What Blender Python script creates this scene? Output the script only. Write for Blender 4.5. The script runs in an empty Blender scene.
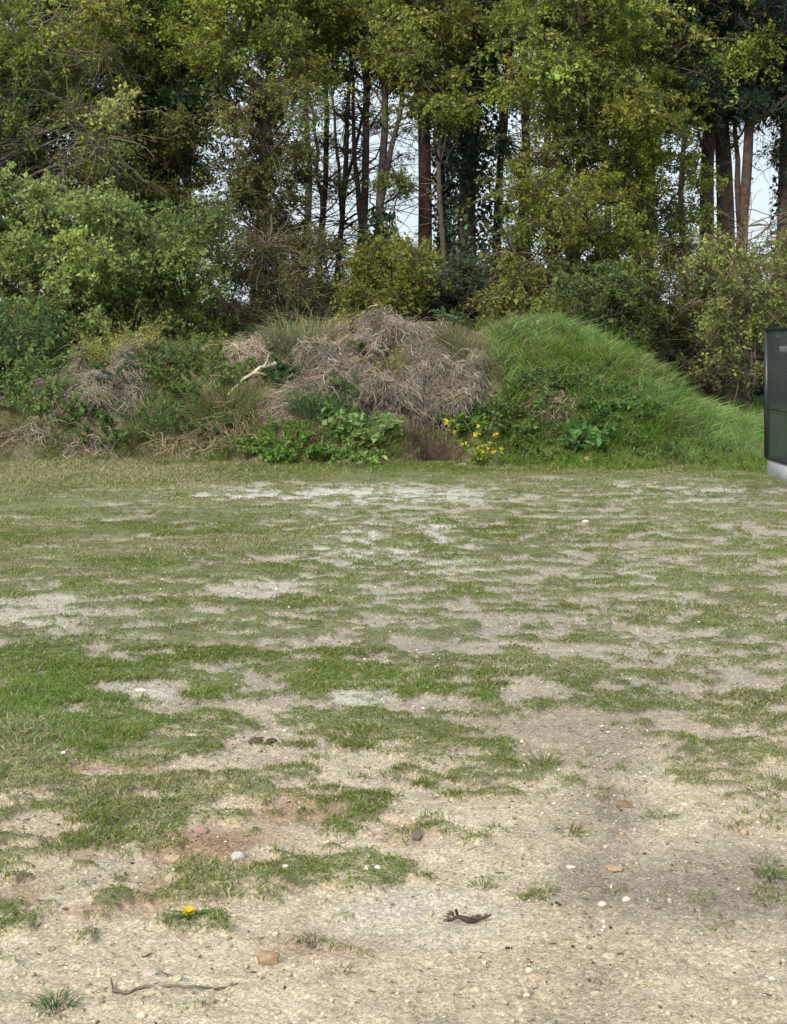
import bpy, math, random
import numpy as np

R = math.radians
rng = np.random.default_rng(7)
random.seed(7)
col = bpy.context.scene.collection
scene = bpy.context.scene

# ------------------------------------------------------------------ camera, sky, sun, exposure
F, CX, CY, HY, CAMH = 1500.0, 393.5, 512.0, 350.0, 1.6
PITCH = 0.0                            # a level camera with a shifted lens: verticals stay upright
cam_d = bpy.data.cameras.new('camera')
cam = bpy.data.objects.new('camera', cam_d)
col.objects.link(cam)
cam.location = (0, 0, CAMH)
cam.rotation_euler = (math.pi / 2 - PITCH, 0, 0)
cam_d.sensor_fit = 'VERTICAL'
cam_d.angle = 2 * math.atan(512 / F)
cam_d.shift_y = -(CY - HY) / 1024
cam_d.clip_start = 0.05
cam_d.clip_end = 3000
scene.camera = cam

SUN_EL, SUN_AZ = 35.0, -150.0          # azimuth clockwise from +Y (view direction): behind the viewer, to the left
w = bpy.data.worlds.new('World')
scene.world = w
w.use_nodes = True
nt = w.node_tree
bg = nt.nodes['Background']
sky = nt.nodes.new('ShaderNodeTexSky')
sky.sky_type = 'NISHITA'
sky.sun_disc = False
sky.sun_elevation = R(SUN_EL)
sky.sun_rotation = R(SUN_AZ)
sky.air_density = 1.0
sky.dust_density = 2.0
tc = nt.nodes.new('ShaderNodeTexCoord')
nz = nt.nodes.new('ShaderNodeTexNoise')
nz.inputs['Scale'].default_value = 3.0
nz.inputs['Detail'].default_value = 6
rp = nt.nodes.new('ShaderNodeMapRange')
rp.inputs['From Min'].default_value = 0.35
rp.inputs['From Max'].default_value = 0.65
rp.inputs['To Min'].default_value = 0.8
rp.inputs['To Max'].default_value = 0.95
mx = nt.nodes.new('ShaderNodeMix')
mx.data_type = 'RGBA'
sx = nt.nodes.new('ShaderNodeSeparateXYZ')
gr = nt.nodes.new('ShaderNodeMapRange')
gr.inputs['From Min'].default_value = 0.0
gr.inputs['From Max'].default_value = 0.8
gr.inputs['To Min'].default_value = 0.72
gr.inputs['To Max'].default_value = 1.35
cl = nt.nodes.new('ShaderNodeVectorMath')
cl.operation = 'SCALE'
cl.inputs[0].default_value = (4.9, 5.5, 5.95)
nt.links.new(tc.outputs['Generated'], sx.inputs['Vector'])
nt.links.new(sx.outputs['Z'], gr.inputs['Value'])
nt.links.new(gr.outputs['Result'], cl.inputs['Scale'])
nt.links.new(cl.outputs['Vector'], mx.inputs['B'])
nt.links.new(tc.outputs['Generated'], nz.inputs['Vector'])
nt.links.new(nz.outputs['Fac'], rp.inputs['Value'])
nt.links.new(rp.outputs['Result'], mx.inputs['Factor'])
nt.links.new(sky.outputs['Color'], mx.inputs['A'])
nt.links.new(mx.outputs['Result'], bg.inputs['Color'])
bg.inputs['Strength'].default_value = 0.072

sd = bpy.data.lights.new('sun', 'SUN')
sd.energy = 1.5
sd.angle = R(10)
sd.color = (1.0, 0.95, 0.87)
sun = bpy.data.objects.new('sun', sd)
col.objects.link(sun)
az, el = R(SUN_AZ), R(SUN_EL)
sdir = np.array([math.sin(az) * math.cos(el), math.cos(az) * math.cos(el), math.sin(el)])   # towards the sun
from mathutils import Vector
sun.rotation_euler = Vector(sdir).to_track_quat('Z', 'Y').to_euler()
sun.location = (0, 0, 30)

scene.view_settings.view_transform = 'Standard'
scene.view_settings.look = 'None'
scene.view_settings.gamma = 1
scene.view_settings.use_curve_mapping = False
scene.view_settings.exposure = 1.55
scene.render.engine = 'CYCLES'
scene.cycles.max_bounces = 8
scene.cycles.transparent_max_bounces = 12
scene.cycles.use_denoising = True
scene.cycles.denoiser = 'OPENIMAGEDENOISE'
scene.cycles.denoising_prefilter = 'ACCURATE'
scene.cycles.sample_clamp_indirect = 4

# ------------------------------------------------------------------ helpers
_T = np.random.default_rng(3).random((256, 256))


def vnoise(x, y):
    xi, yi = np.floor(x).astype(int), np.floor(y).astype(int)
    fx, fy = x - xi, y - yi
    fx, fy = fx * fx * (3 - 2 * fx), fy * fy * (3 - 2 * fy)
    a, b = xi & 255, yi & 255
    a1, b1 = (xi + 1) & 255, (yi + 1) & 255
    return (_T[a, b] * (1 - fx) + _T[a1, b] * fx) * (1 - fy) + (_T[a, b1] * (1 - fx) + _T[a1, b1] * fx) * fy


def fbm(x, y, size, octs=4, seed=0.0, gain=0.5):
    x = np.asarray(x, float) / size + seed * 17.31
    y = np.asarray(y, float) / size + seed * 9.77
    s, a, t = 0.0, 1.0, 0.0
    for _ in range(octs):
        s = s + a * vnoise(x, y)
        t += a
        a *= gain
        x, y = x * 2.03 + 5.2, y * 2.03 + 1.7
    return s / t


def sstep(a, b, x):
    t = np.clip((np.asarray(x, float) - a) / (b - a), 0, 1)
    return t * t * (3 - 2 * t)


def ray(px, py):
    px, py = np.asarray(px, float), np.asarray(py, float)
    u, v = (px - CX) / F, (HY - py) / F
    ca, sa = math.cos(PITCH), math.sin(PITCH)
    return np.stack([u, ca + v * sa, -sa + v * ca], -1)


def P(px, py, Y):
    """the point at distance Y (metres ahead of the viewer) seen at a photo pixel"""
    d = ray(px, py)
    return np.array([0, 0, CAMH]) + d * (np.asarray(Y, float) / d[..., 1])[..., None]


def build(name, V, faces, mat, parent=None, colors=None, fmat=None, smooth=False, loc=None):
    """V (n,3); faces: list of int arrays (m,k). One mesh object."""
    V = np.asarray(V, np.float32)
    if loc is not None:
        V = V - np.asarray(loc, np.float32)
    me = bpy.data.meshes.new(name)
    me.vertices.add(len(V))
    me.vertices.foreach_set('co', V.ravel())
    faces = [np.asarray(f, np.int32) for f in faces if len(f)]
    loops = np.concatenate([f.ravel() for f in faces])
    sizes = np.concatenate([np.full(len(f), f.shape[1], np.int32) for f in faces])
    starts = np.concatenate([[0], np.cumsum(sizes)[:-1]]).astype(np.int32)
    me.loops.add(len(loops))
    me.loops.foreach_set('vertex_index', loops)
    me.polygons.add(len(sizes))
    me.polygons.foreach_set('loop_start', starts)
    if colors is not None:
        a = me.color_attributes.new('Col', 'FLOAT_COLOR', 'POINT')
        c = np.ones((len(V), 4), np.float32)
        c[:, :3] = colors
        a.data.foreach_set('color', c.ravel())
    mats = mat if isinstance(mat, (list, tuple)) else [mat]
    for m in mats:
        me.materials.append(m)
    if fmat is not None:
        me.polygons.foreach_set('material_index', np.asarray(fmat, np.int32))
    if smooth:
        me.polygons.foreach_set('use_smooth', np.ones(len(sizes), bool))
    me.update(calc_edges=True)
    me.validate()
    o = bpy.data.objects.new(name, me)
    col.objects.link(o)
    if parent is not None:
        o.parent = parent
    elif loc is not None:
        o.location = loc
    return o


def tag(o, label=None, cat=None, group=None, kind=None):
    if label:
        o['label'] = label
    if cat:
        o['category'] = cat
    if group:
        o['group'] = group
    if kind:
        o['kind'] = kind
    return o


def thing(name, loc, label, cat, group=None):
    o = bpy.data.objects.new(name, None)
    o.empty_display_size = 0.2
    o.location = loc
    col.objects.link(o)
    return tag(o, label, cat, group)


class Geo:
    """collects vertices, faces and colours"""
    def __init__(s):
        s.V, s.C, s.F3, s.F4, s.M3, s.M4, s.n = [], [], [], [], [], [], 0

    def add(s, V, C, f3=None, f4=None, m=0):
        V = np.asarray(V, float).reshape(-1, 3)
        C = np.broadcast_to(np.asarray(C, float), V.shape)
        if f3 is not None and len(f3):
            s.F3.append(np.asarray(f3) + s.n)
            s.M3.append(np.full(len(f3), m))
        if f4 is not None and len(f4):
            s.F4.append(np.asarray(f4) + s.n)
            s.M4.append(np.full(len(f4), m))
        s.V.append(V)
        s.C.append(C)
        s.n += len(V)

    def build(s, name, mat, parent=None, smooth=False, loc=None):
        fs, ms = [], []
        if s.F3:
            fs.append(np.concatenate(s.F3)); ms.append(np.concatenate(s.M3))
        if s.F4:
            fs.append(np.concatenate(s.F4)); ms.append(np.concatenate(s.M4))
        return build(name, np.concatenate(s.V), fs, mat, parent, np.concatenate(s.C), np.concatenate(ms), smooth, loc)


def norm(v):
    return v / np.maximum(np.linalg.norm(v, axis=-1, keepdims=True), 1e-9)


def rdir(n):
    return norm(rng.normal(size=(n, 3)))


def tubes(g, pts, rad, colr, sides=5, m=0):
    """pts (N,K,3), rad (N,K): N tapered bent rods"""
    pts = np.asarray(pts, float)
    N, K, _ = pts.shape
    rad = np.broadcast_to(np.asarray(rad, float), (N, K))
    ax = norm(pts[:, -1] - pts[:, 0])
    ref = np.where(np.abs(ax[:, 2:3]) > 0.8, np.array([1.0, 0, 0]), np.array([0, 0, 1.0]))
    a = norm(np.cross(ax, ref))
    b = np.cross(ax, a)
    th = np.arange(sides) / sides * 2 * math.pi
    ring = a[:, None, None, :] * np.cos(th)[None, None, :, None] + b[:, None, None, :] * np.sin(th)[None, None, :, None]
    V = pts[:, :, None, :] + ring * rad[:, :, None, None]
    base = (np.arange(N) * K * sides)[:, None, None]
    k = np.arange(K - 1)[None, :, None]
    j = np.arange(sides)[None, None, :]
    j2 = (j + 1) % sides
    f = np.stack([base + k * sides + j, base + k * sides + j2, base + (k + 1) * sides + j2, base + (k + 1) * sides + j], -1).reshape(-1, 4)
    C = np.asarray(colr, float)
    if C.ndim == 2:
        C = np.repeat(C, K * sides, 0)
    g.add(V.reshape(-1, 3), C, f4=f, m=m)


def leaves(g, p, d, n, L, W, C, m=0, fold=0.15):
    """pointed leaves: base p, axis d, normal n, one folded quad each"""
    d = norm(d)
    s = norm(np.cross(d, n))
    n2 = np.cross(s, d)
    L, W = np.asarray(L, float)[:, None], np.asarray(W, float)[:, None]
    mid = p + d * L * 0.45 + n2 * L * fold
    V = np.stack([p, mid + s * W * 0.5, p + d * L, mid - s * W * 0.5], 1)
    N = len(p)
    f = np.arange(N * 4).reshape(N, 4)
    g.add(V.reshape(-1, 3), np.repeat(C, 4, 0) if np.ndim(C) == 2 else C, f4=f, m=m)


def blades(g, p, d, bend, L, W, C, m=0):
    """grass blades: root p, start direction d, bent along 'bend'; a quad and a tip each"""
    d = norm(d)
    s = norm(np.cross(d, rdir(len(p))))
    L, W = np.asarray(L, float)[:, None], np.asarray(W, float)[:, None]
    md = p + d * L * 0.5
    d2 = norm(d + bend)
    tp = md + d2 * L * 0.5
    V = np.stack([p - s * W * 0.5, p + s * W * 0.5, md + s * W * 0.42, md - s * W * 0.42, tp], 1)
    N = len(p)
    b = np.arange(N)[:, None] * 5
    g.add(V.reshape(-1, 3), np.repeat(C, 5, 0) if np.ndim(C) == 2 else C,
          f4=b + np.array([[0, 1, 2, 3]]), f3=b + np.array([[3, 2, 4]]), m=m)


def cjit(base, n, v=0.25, h=0.12):
    """n colours around a base: brightness and hue differ from leaf to leaf"""
    base = np.asarray(base, float)
    k = np.exp(rng.normal(0, v, (n, 1)))
    return np.clip(base * k * np.exp(rng.normal(0, h, (n, 3)) * [1, 0.4, 1]), 0.004, 0.9)


# ------------------------------------------------------------------ materials
def nodes(name):
    m = bpy.data.materials.new(name)
    m.use_nodes = True
    t = m.node_tree
    return m, t, t.nodes['Principled BSDF'], t.nodes['Material Output']


def colmat(name, rough=0.8, spec=0.2, transl=0.0, nscale=0, namt=0.0, bump=0.0, bscale=40):
    """colour from the mesh's own leaf/stalk colours, with a fine procedural mottling"""
    m, t, b, out = nodes(name)
    at = t.nodes.new('ShaderNodeAttribute')
    at.attribute_name = 'Col'
    c = at.outputs['Color']
    tcn = t.nodes.new('ShaderNodeTexCoord')
    if nscale:
        n = t.nodes.new('ShaderNodeTexNoise')
        n.inputs['Scale'].default_value = nscale
        n.inputs['Detail'].default_value = 5
        t.links.new(tcn.outputs['Object'], n.inputs['Vector'])
        mr = t.nodes.new('ShaderNodeMapRange')
        mr.inputs['From Min'].default_value = 0.3
        mr.inputs['From Max'].default_value = 0.7
        mr.inputs['To Min'].default_value = 1 - namt
        mr.inputs['To Max'].default_value = 1 + namt
        t.links.new(n.outputs['Fac'], mr.inputs['Value'])
        mu = t.nodes.new('ShaderNodeVectorMath')
        mu.operation = 'SCALE'
        t.links.new(c, mu.inputs[0])
        t.links.new(mr.outputs['Result'], mu.inputs['Scale'])
        c = mu.outputs['Vector']
    t.links.new(c, b.inputs['Base Color'])
    b.inputs['Roughness'].default_value = rough
    b.inputs['Specular IOR Level'].default_value = spec
    if bump:
        n2 = t.nodes.new('ShaderNodeTexNoise')
        n2.inputs['Scale'].default_value = bscale
        n2.inputs['Detail'].default_value = 6
        t.links.new(tcn.outputs['Object'], n2.inputs['Vector'])
        bp = t.nodes.new('ShaderNodeBump')
        bp.inputs['Strength'].default_value = bump
        bp.inputs['Distance'].default_value = 0.01
        t.links.new(n2.outputs['Fac'], bp.inputs['Height'])
        t.links.new(bp.outputs['Normal'], b.inputs['Normal'])
    if transl:
        tr = t.nodes.new('ShaderNodeBsdfTranslucent')
        t.links.new(c, tr.inputs['Color'])
        ms = t.nodes.new('ShaderNodeMixShader')
        ms.inputs['Fac'].default_value = transl
        t.links.new(b.outputs['BSDF'], ms.inputs[1])
        t.links.new(tr.outputs['BSDF'], ms.inputs[2])
        t.links.new(ms.outputs['Shader'], out.inputs['Surface'])
    return m


M_LEAF = colmat('leaf', 0.6, 0.14, 0.45)
M_IVY = colmat('ivy_leaf', 0.4, 0.4, 0.15)
M_GRASS = colmat('grass_blade', 0.7, 0.10, 0.3)
M_BARK = colmat('bark', 0.9, 0.15, 0, 9, 0.45, 1.0, 30)
M_TWIG = colmat('twig', 0.9, 0.15)
M_DEAD = colmat('dead_stalk', 0.95, 0.1)
M_STONE = colmat('stone', 0.85, 0.25, 0, 60, 0.25, 0.5, 120)


def ground_mat():
    m, t, b, out = nodes('sandy_ground')
    at = t.nodes.new('ShaderNodeAttribute')
    at.attribute_name = 'Col'
    tcn = t.nodes.new('ShaderNodeTexCoord')
    c = at.outputs['Color']
    last = c
    for sc, lo, hi, det in ((420, 0.58, 1.42, 3), (120, 0.64, 1.30, 5), (14, 0.84, 1.16, 5)):
        n = t.nodes.new('ShaderNodeTexNoise')
        n.inputs['Scale'].default_value = sc
        n.inputs['Detail'].default_value = det
        n.inputs['Roughness'].default_value = 0.65
        t.links.new(tcn.outputs['Object'], n.inputs['Vector'])
        mr = t.nodes.new('ShaderNodeMapRange')
        mr.inputs['From Min'].default_value = 0.3
        mr.inputs['From Max'].default_value = 0.7
        mr.inputs['To Min'].default_value = lo
        mr.inputs['To Max'].default_value = hi
        t.links.new(n.outputs['Fac'], mr.inputs['Value'])
        mu = t.nodes.new('ShaderNodeVectorMath')
        mu.operation = 'SCALE'
        t.links.new(last, mu.inputs[0])
        t.links.new(mr.outputs['Result'], mu.inputs['Scale'])
        last = mu.outputs['Vector']
    # grit: scattered pale and dark grains
    vo = t.nodes.new('ShaderNodeTexVoronoi')
    vo.inputs['Scale'].default_value = 130
    t.links.new(tcn.outputs['Object'], vo.inputs['Vector'])
    sep = t.nodes.new('ShaderNodeSeparateColor')
    t.links.new(vo.outputs['Color'], sep.inputs['Color'])
    mr = t.nodes.new('ShaderNodeMapRange')
    mr.inputs['From Min'].default_value = 0.0
    mr.inputs['From Max'].default_value = 1.0
    mr.inputs['To Min'].default_value = 0.72
    mr.inputs['To Max'].default_value = 1.3
    t.links.new(sep.outputs['Red'], mr.inputs['Value'])
    mu = t.nodes.new('ShaderNodeVectorMath')
    mu.operation = 'SCALE'
    t.links.new(last, mu.inputs[0])
    t.links.new(mr.outputs['Result'], mu.inputs['Scale'])
    t.links.new(mu.outputs['Vector'], b.inputs['Base Color'])
    b.inputs['Roughness'].default_value = 0.95
    b.inputs['Specular IOR Level'].default_value = 0.1
    n = t.nodes.new('ShaderNodeTexNoise')
    n.inputs['Scale'].default_value = 110
    n.inputs['Detail'].default_value = 6
    n.inputs['Roughness'].default_value = 0.7
    t.links.new(tcn.outputs['Object'], n.inputs['Vector'])
    bp = t.nodes.new('ShaderNodeBump')
    bp.inputs['Strength'].default_value = 0.8
    bp.inputs['Distance'].default_value = 0.012
    t.links.new(n.outputs['Fac'], bp.inputs['Height'])
    t.links.new(bp.outputs['Normal'], b.inputs['Normal'])
    return m


M_GROUND = ground_mat()

# ------------------------------------------------------------------ terrain: heights
CREST_Y = 24.0
_cpx = np.array([-140, -60, 0, 40, 70, 100, 150, 200, 240, 280, 320, 355, 392, 430, 470, 500, 550, 600, 640, 680, 720, 760, 820, 900])
_cpy = np.array([452, 425, 408, 396, 376, 362, 358, 355, 351, 349, 341, 334, 328, 334, 339, 333, 328, 337, 364, 408, 428, 440, 456, 460])
_cX = (_cpx - CX) / F * CREST_Y
_cZ = np.maximum(CAMH + (HY - _cpy) * CREST_Y / F, 0.0)


def ground_base(X, Y):
    z = 0.42 * sstep(25, 36, Y)
    return z + 0.05 * (fbm(X, Y, 3.0, 2, 1) - 0.5)


def rut(X, Y):
    c = 0.485 + (Y - 3.7) * 0.173
    return np.exp(-((X - c) / 0.12) ** 2) * sstep(7.5, 5.2, Y)


def mound_rise(X, Y):
    zc = np.interp(X, _cX, _cZ)
    yf = 20.75 + 0.25 * np.sin(X * 1.3) + 0.5 * sstep(3.2, 5.5, X) + 0.5 * sstep(-4.5, -7, X)
    s = np.clip((Y - yf) / (CREST_Y - yf), 0, 1)
    back = np.clip((29.5 - Y) / 5.5, 0, 1)
    prof = np.where(Y < CREST_Y, 0.5 * s * (2 - s) + 0.5 * sstep(0, 1, s), sstep(0, 1, back))
    env = np.minimum(1, prof * 3) * np.minimum(1, zc / 0.5)
    lump = 0.55 * (fbm(X, Y, 0.9, 4, 4) - 0.5) + 0.25 * (fbm(X, Y, 2.2, 2, 5) - 0.5)
    return np.maximum(zc * prof + lump * env, 0) * (prof > 0)


def surf(X, Y):
    return ground_base(X, Y) + mound_rise(X, Y)


def hit(px, py, y0=3.0, y1=60.0):
    """where the line of sight through a photo pixel meets ground or mound"""
    Y = np.arange(y0, y1, 0.01)
    p = P(np.full(len(Y), px), np.full(len(Y), py), Y)
    k = np.argmax(p[:, 2] <= surf(p[:, 0], p[:, 1]))
    return p[k]


# ------------------------------------------------------------------ ground cover map (share of grass, from left to right and near to far)
_gx = np.array([-250, 50, 150, 250, 350, 450, 550, 650, 750, 1050])
_gy = np.array([455, 478, 493, 515, 545, 580, 620, 660, 700, 735, 765, 790, 820, 860, 900, 940, 1000, 1080])
_gc = np.array([
    [.97, .97, .97, .97, .97, .97, .95, .95],
    [.95, .95, .92, .90, .90, .88, .80, .80],
    [.93, .80, .30, .20, .25, .65, .45, .45],
    [.92, .88, .82, .55, .62, .72, .52, .70],
    [.88, .82, .80, .50, .62, .66, .66, .72],
    [.72, .80, .68, .66, .50, .62, .64, .74],
    [.40, .74, .66, .54, .54, .60, .54, .66],
    [.82, .82, .66, .70, .55, .42, .46, .62],
    [.93, .70, .45, .74, .44, .50, .40, .40],
    [.93, .78, .50, .66, .58, .54, .36, .44],
    [.90, .80, .45, .45, .42, .32, .20, .34],
    [.74, .78, .45, .38, .10, .08, .05, .16],
    [.55, .85, .58, .56, .04, .03, .04, .06],
    [.70, .66, .52, .48, .03, .03, .02, .08],
    [.48, .46, .42, .40, .03, .01, .01, .05],
    [.26, .20, .20, .10, .01, .0, .0, .02],
    [.06, .05, .03, .02, .0, .0, .0, .0],
    [.03, .03, .02, .0, .0, .0, .0, .0]])
_gc[3:10] *= np.array([1.0, .98, .88, .82, .78, .77, .77, .84])
_gc[10:16, :4] *= 1.02
_gc = np.concatenate([_gc[:, :1], _gc, _gc[:, -1:]], 1)
_gr = ray(np.full(len(_gy), CX), _gy)
_gd = -CAMH * _gr[:, 1] / _gr[:, 2]                      # distance of each row
_gu = (_gx - CX) / F                             # bearing of each column
# rank-normalise the patch noise so that a cover of 0.6 really covers 60 %
_sx, _sy = rng.uniform(-9, 9, 20000), rng.uniform(3, 26, 20000)


def patch_noise(X, Y):
    return 0.50 * fbm(X / 1.5, Y, 0.17, 3, 11, 0.65) + 0.40 * fbm(X / 1.4, Y, 0.075, 3, 12, 0.65) + .10 * fbm(X, Y, .8, 2, 13)


_q = np.sort(patch_noise(_sx, _sy))


def table(T, X, Y):
    d = np.clip(Y, _gd[-1], _gd[0])
    u = np.clip(X / np.maximum(Y, 1.0), _gu[0], _gu[-1])
    r = np.interp(-d, -_gd, np.arange(len(_gd)))
    c = np.interp(u, _gu, np.arange(len(_gu)))
    r0, c0 = np.minimum(r.astype(int), len(_gd) - 2), np.minimum(c.astype(int), len(_gu) - 2)
    fr, fc = r - r0, c - c0
    return (T[r0, c0] * (1 - fc) + T[r0, c0 + 1] * fc) * (1 - fr) + (T[r0 + 1, c0] * (1 - fc) + T[r0 + 1, c0 + 1] * fc) * fr


def gpt(px, py):
    d = ray(px, py)
    k = CAMH / -d[2]
    return d[0] * k, d[1] * k


def spot(X, Y, px, py, rx, ry, soft=0.5):
    """a patch on the ground centred where the photo shows it"""
    x0, y0 = gpt(px, py)
    ax = rx / F * y0
    ay = 0.5 * (gpt(px, py - ry)[1] - gpt(px, py + ry)[1])
    wob = 0.5 * (fbm(X, Y, 0.35, 4, 21) - 0.5)
    r = np.sqrt(((X - x0) / ax) ** 2 + ((Y - y0) / ay) ** 2) + wob * 1.6
    return sstep(1 + soft, 1 - soft, r)


TUFT_SPOTS = [(185, 930, 60, 16), (330, 840, 42, 9), (290, 884, 24, 12), (345, 878, 26, 14), (15, 932, 26, 16), (130, 850, 120, 16), (350, 800, 60, 8),
              (40, 760, 80, 22), (400, 735, 60, 9), (330, 730, 50, 9), (100, 905, 26, 10), (190, 905, 30, 12)]


BARE = [(262, 748, 60, 14), (175, 1002, 80, 10), (268, 966, 40, 12), (140, 690, 50, 8), (25, 612, 44, 11), (110, 773, 50, 7), (225, 768, 60, 10), (40, 832, 60, 14), (200, 835, 36, 9), (240, 866, 46, 12),
        (360, 697, 45, 10), (300, 760, 60, 9), (640, 580, 20, 9), (250, 592, 46, 10), (550, 725, 70, 18)]


def cover(X, Y):
    c = table(_gc, X, Y)
    q = np.searchsorted(_q, patch_noise(X, Y)) / len(_q)
    for (a, b, rx, ry) in TUFT_SPOTS:
        c = np.maximum(c, 0.78 * spot(X, Y, a, b, rx, ry, 0.6))
    for (a, b, rx, ry) in BARE:
        c = c * (1 - .88 * spot(X, Y, a, b, rx, ry, .4))
    m = sstep(-0.07, 0.09, c - q)
    return np.where(Y > 22, 1.0, m)


def bumps(X, Y, g=None):
    near = sstep(16, 5, Y)
    b = 0.030 * (fbm(X, Y, 0.45, 3, 31) - 0.5) + near * (0.026 * (fbm(X, Y, 0.10, 4, 32, 0.6) - 0.5) + 0.012 * (fbm(X, Y, 0.03, 2, 33) - 0.5))
    b = b - 0.018 * rut(X, Y)
    g = cover(X, Y) if g is None else g
    return b + 0.020 * g


# ------------------------------------------------------------------ ground sheet (one sheet, fine in front, reaching the horizon)
us = np.concatenate([[-8, -4, -2, -1.2, -.8, -.6, -.5, -.44, -.40, -.38], np.linspace(-.365, .365, 700), [.38, .40, .44, .5, .6, .8, 1.2, 2, 4, 8]])
ds = [-60, -30, -15, -8, -4, -2, -1, 0, .6, 1.1, 1.5, 1.9, 2.2, 2.5, 2.7, 2.9, 3.0]
while ds[-1] < 30:
    ds.append(ds[-1] + max(0.0065, ds[-1] ** 2 / 2400 * 0.8))
while ds[-1] < 1500:
    ds.append(ds[-1] * 1.12)
ds = np.array(ds)
wd = np.maximum(ds, 2.5)
X = us[None, :] * wd[:, None]
Y = np.repeat(ds[:, None], len(us), 1)
gm = cover(X, Y)
Z = ground_base(X, Y) + bumps(X, Y, gm)
# soil colours: sand, greyer packed soil further off, humus and moss under the grass
n1, n2, n3 = fbm(X, Y, 1.6, 4, 41), fbm(X, Y, 0.3, 4, 42), fbm(X, Y, 0.07, 3, 43)
sand = np.array([.43, .354, .252]) * (1 + 0.25 * (n1 - .5) + 0.30 * (n2 - .5) + 0.35 * (n3 - .5))[..., None]
grey = np.array([.275, .24, .19])
k = sstep(5.0, 7.5, Y)[..., None] * 0.8
C = sand * (1 - k) + grey * (1 + 0.4 * (n2 - .5) + 0.3 * (n3 - .5))[..., None] * k


def mix(C, m, c2):
    m = np.clip(m, 0, 1)[..., None]
    return C * (1 - m) + np.asarray(c2) * m


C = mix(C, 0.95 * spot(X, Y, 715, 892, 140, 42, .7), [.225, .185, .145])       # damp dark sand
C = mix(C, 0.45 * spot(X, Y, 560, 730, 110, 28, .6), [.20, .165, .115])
C = mix(C, 0.62 * rut(X, Y) * sstep(.25, .5, n2), [.22, .175, .14])
for a, b, rx, ry, s in ((610, 815, 52, 24, .6), (596, 868, 34, 24, .5), (600, 905, 26, 14, .4), (600, 960, 60, 18, .35), (540, 835, 40, 18, .3), (735, 840, 50, 16, .35)):
    C = mix(C, s * spot(X, Y, a, b, rx, ry, .7) * sstep(.33, .55, n2 * .6 + n3 * .4), [.19, .15, .115])
C = mix(C, 0.7 * spot(X, Y, 430, 925, 80, 28, .6), [.50, .455, .385])            # pale loose sand
C = mix(C, 0.6 * spot(X, Y, 520, 960, 160, 60, .8), [.45, .36, .245])
for a, b, rx, ry, s in ((215, 852, 80, 22, .6), (100, 775, 60, 7, .7), (300, 815, 50, 14, .5), (400, 835, 30, 14, .3), (100, 900, 110, 20, .45), (330, 950, 60, 14, .35)):
    C = mix(C, 1.2 * s * spot(X, Y, a, b, rx, ry, .6) * sstep(.34, .52, n2), [.22, .115, .062])      # rusty dead moss
for a, b, rx, ry, s in ((330, 494, 150, 9, 1.0), (390, 540, 100, 26, .8), (250, 590, 50, 12, .5), (30, 615, 60, 22, .35), (640, 580, 20, 10, .7), (660, 490, 90, 10, .5),
                        (360, 695, 40, 10, .6), (140, 690, 40, 6, .6)):
    C = mix(C, s * spot(X, Y, a, b, rx, ry, .6) * sstep(.3, .5, n3), [.47, .44, .375])          # pale gravel
gm = gm * (1 - .55 * sstep(.48, .66, n3) * sstep(9, 6, Y))
hum = np.array([.112, .125, .045]) * (1 + .7 * (n2 - .5) + .6 * (n3 - .5))[..., None]
C = mix(C, 0.80 * gm, np.array([1., 1., 1.]) * 0) + hum * (0.80 * gm)[..., None]
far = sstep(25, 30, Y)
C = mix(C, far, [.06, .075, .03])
nr, nc = X.shape
idx = np.arange(nr * nc).reshape(nr, nc)
quads = np.stack([idx[:-1, :-1], idx[:-1, 1:], idx[1:, 1:], idx[1:, :-1]], -1).reshape(-1, 4)
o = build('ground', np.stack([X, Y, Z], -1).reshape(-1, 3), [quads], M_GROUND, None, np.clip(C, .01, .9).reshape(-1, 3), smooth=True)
tag(o, 'sandy waste ground with worn grass patches', None, None, 'structure')


def gz(X, Y):
    return ground_base(X, Y) + bumps(X, Y)


# ------------------------------------------------------------------ the overgrown earth mound
mx_ = np.linspace(-10.5, 8.6, 420)
my_ = np.linspace(20.2, 29.6, 200)
X, Y = np.meshgrid(mx_, my_)
rise = mound_rise(X, Y)
Z = ground_base(X, Y) + rise + 0.05 * (fbm(X, Y, .15, 3, 51) - .5) - 0.06 * (rise < 0.03)
bx, by = hit(432, 452)[:2]
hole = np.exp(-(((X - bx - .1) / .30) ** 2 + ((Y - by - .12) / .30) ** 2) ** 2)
Z = Z - 0.42 * hole
n2 = fbm(X, Y, .4, 4, 52)
C = np.array([.17, .135, .095]) * (0.6 + .8 * n2)[..., None]
C = mix(C, sstep(.45, .6, fbm(X, Y, .7, 3, 53)) * .7, [.10, .10, .045])
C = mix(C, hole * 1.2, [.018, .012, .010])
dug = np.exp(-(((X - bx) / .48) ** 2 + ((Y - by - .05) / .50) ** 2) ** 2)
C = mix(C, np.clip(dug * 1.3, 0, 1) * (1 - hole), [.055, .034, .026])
px_r = CX + X / Y * F
green = sstep(470, 520, px_r)
C = mix(C, green * .8, [.075, .11, .03])
nr, nc = X.shape
idx = np.arange(nr * nc).reshape(nr, nc)
quads = np.stack([idx[:-1, :-1], idx[:-1, 1:], idx[1:, 1:], idx[1:, :-1]], -1).reshape(-1, 4)
M_SOIL = colmat('mound_soil', .95, .1, 0, 12, .4, .9, 25)
o = build('earth_mound', np.stack([X, Y, Z], -1).reshape(-1, 3), [quads], M_SOIL, None, C.reshape(-1, 3), smooth=True)
tag(o, 'long overgrown mound of dumped earth at the end of the waste ground', 'mound', None, 'thing')

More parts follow.
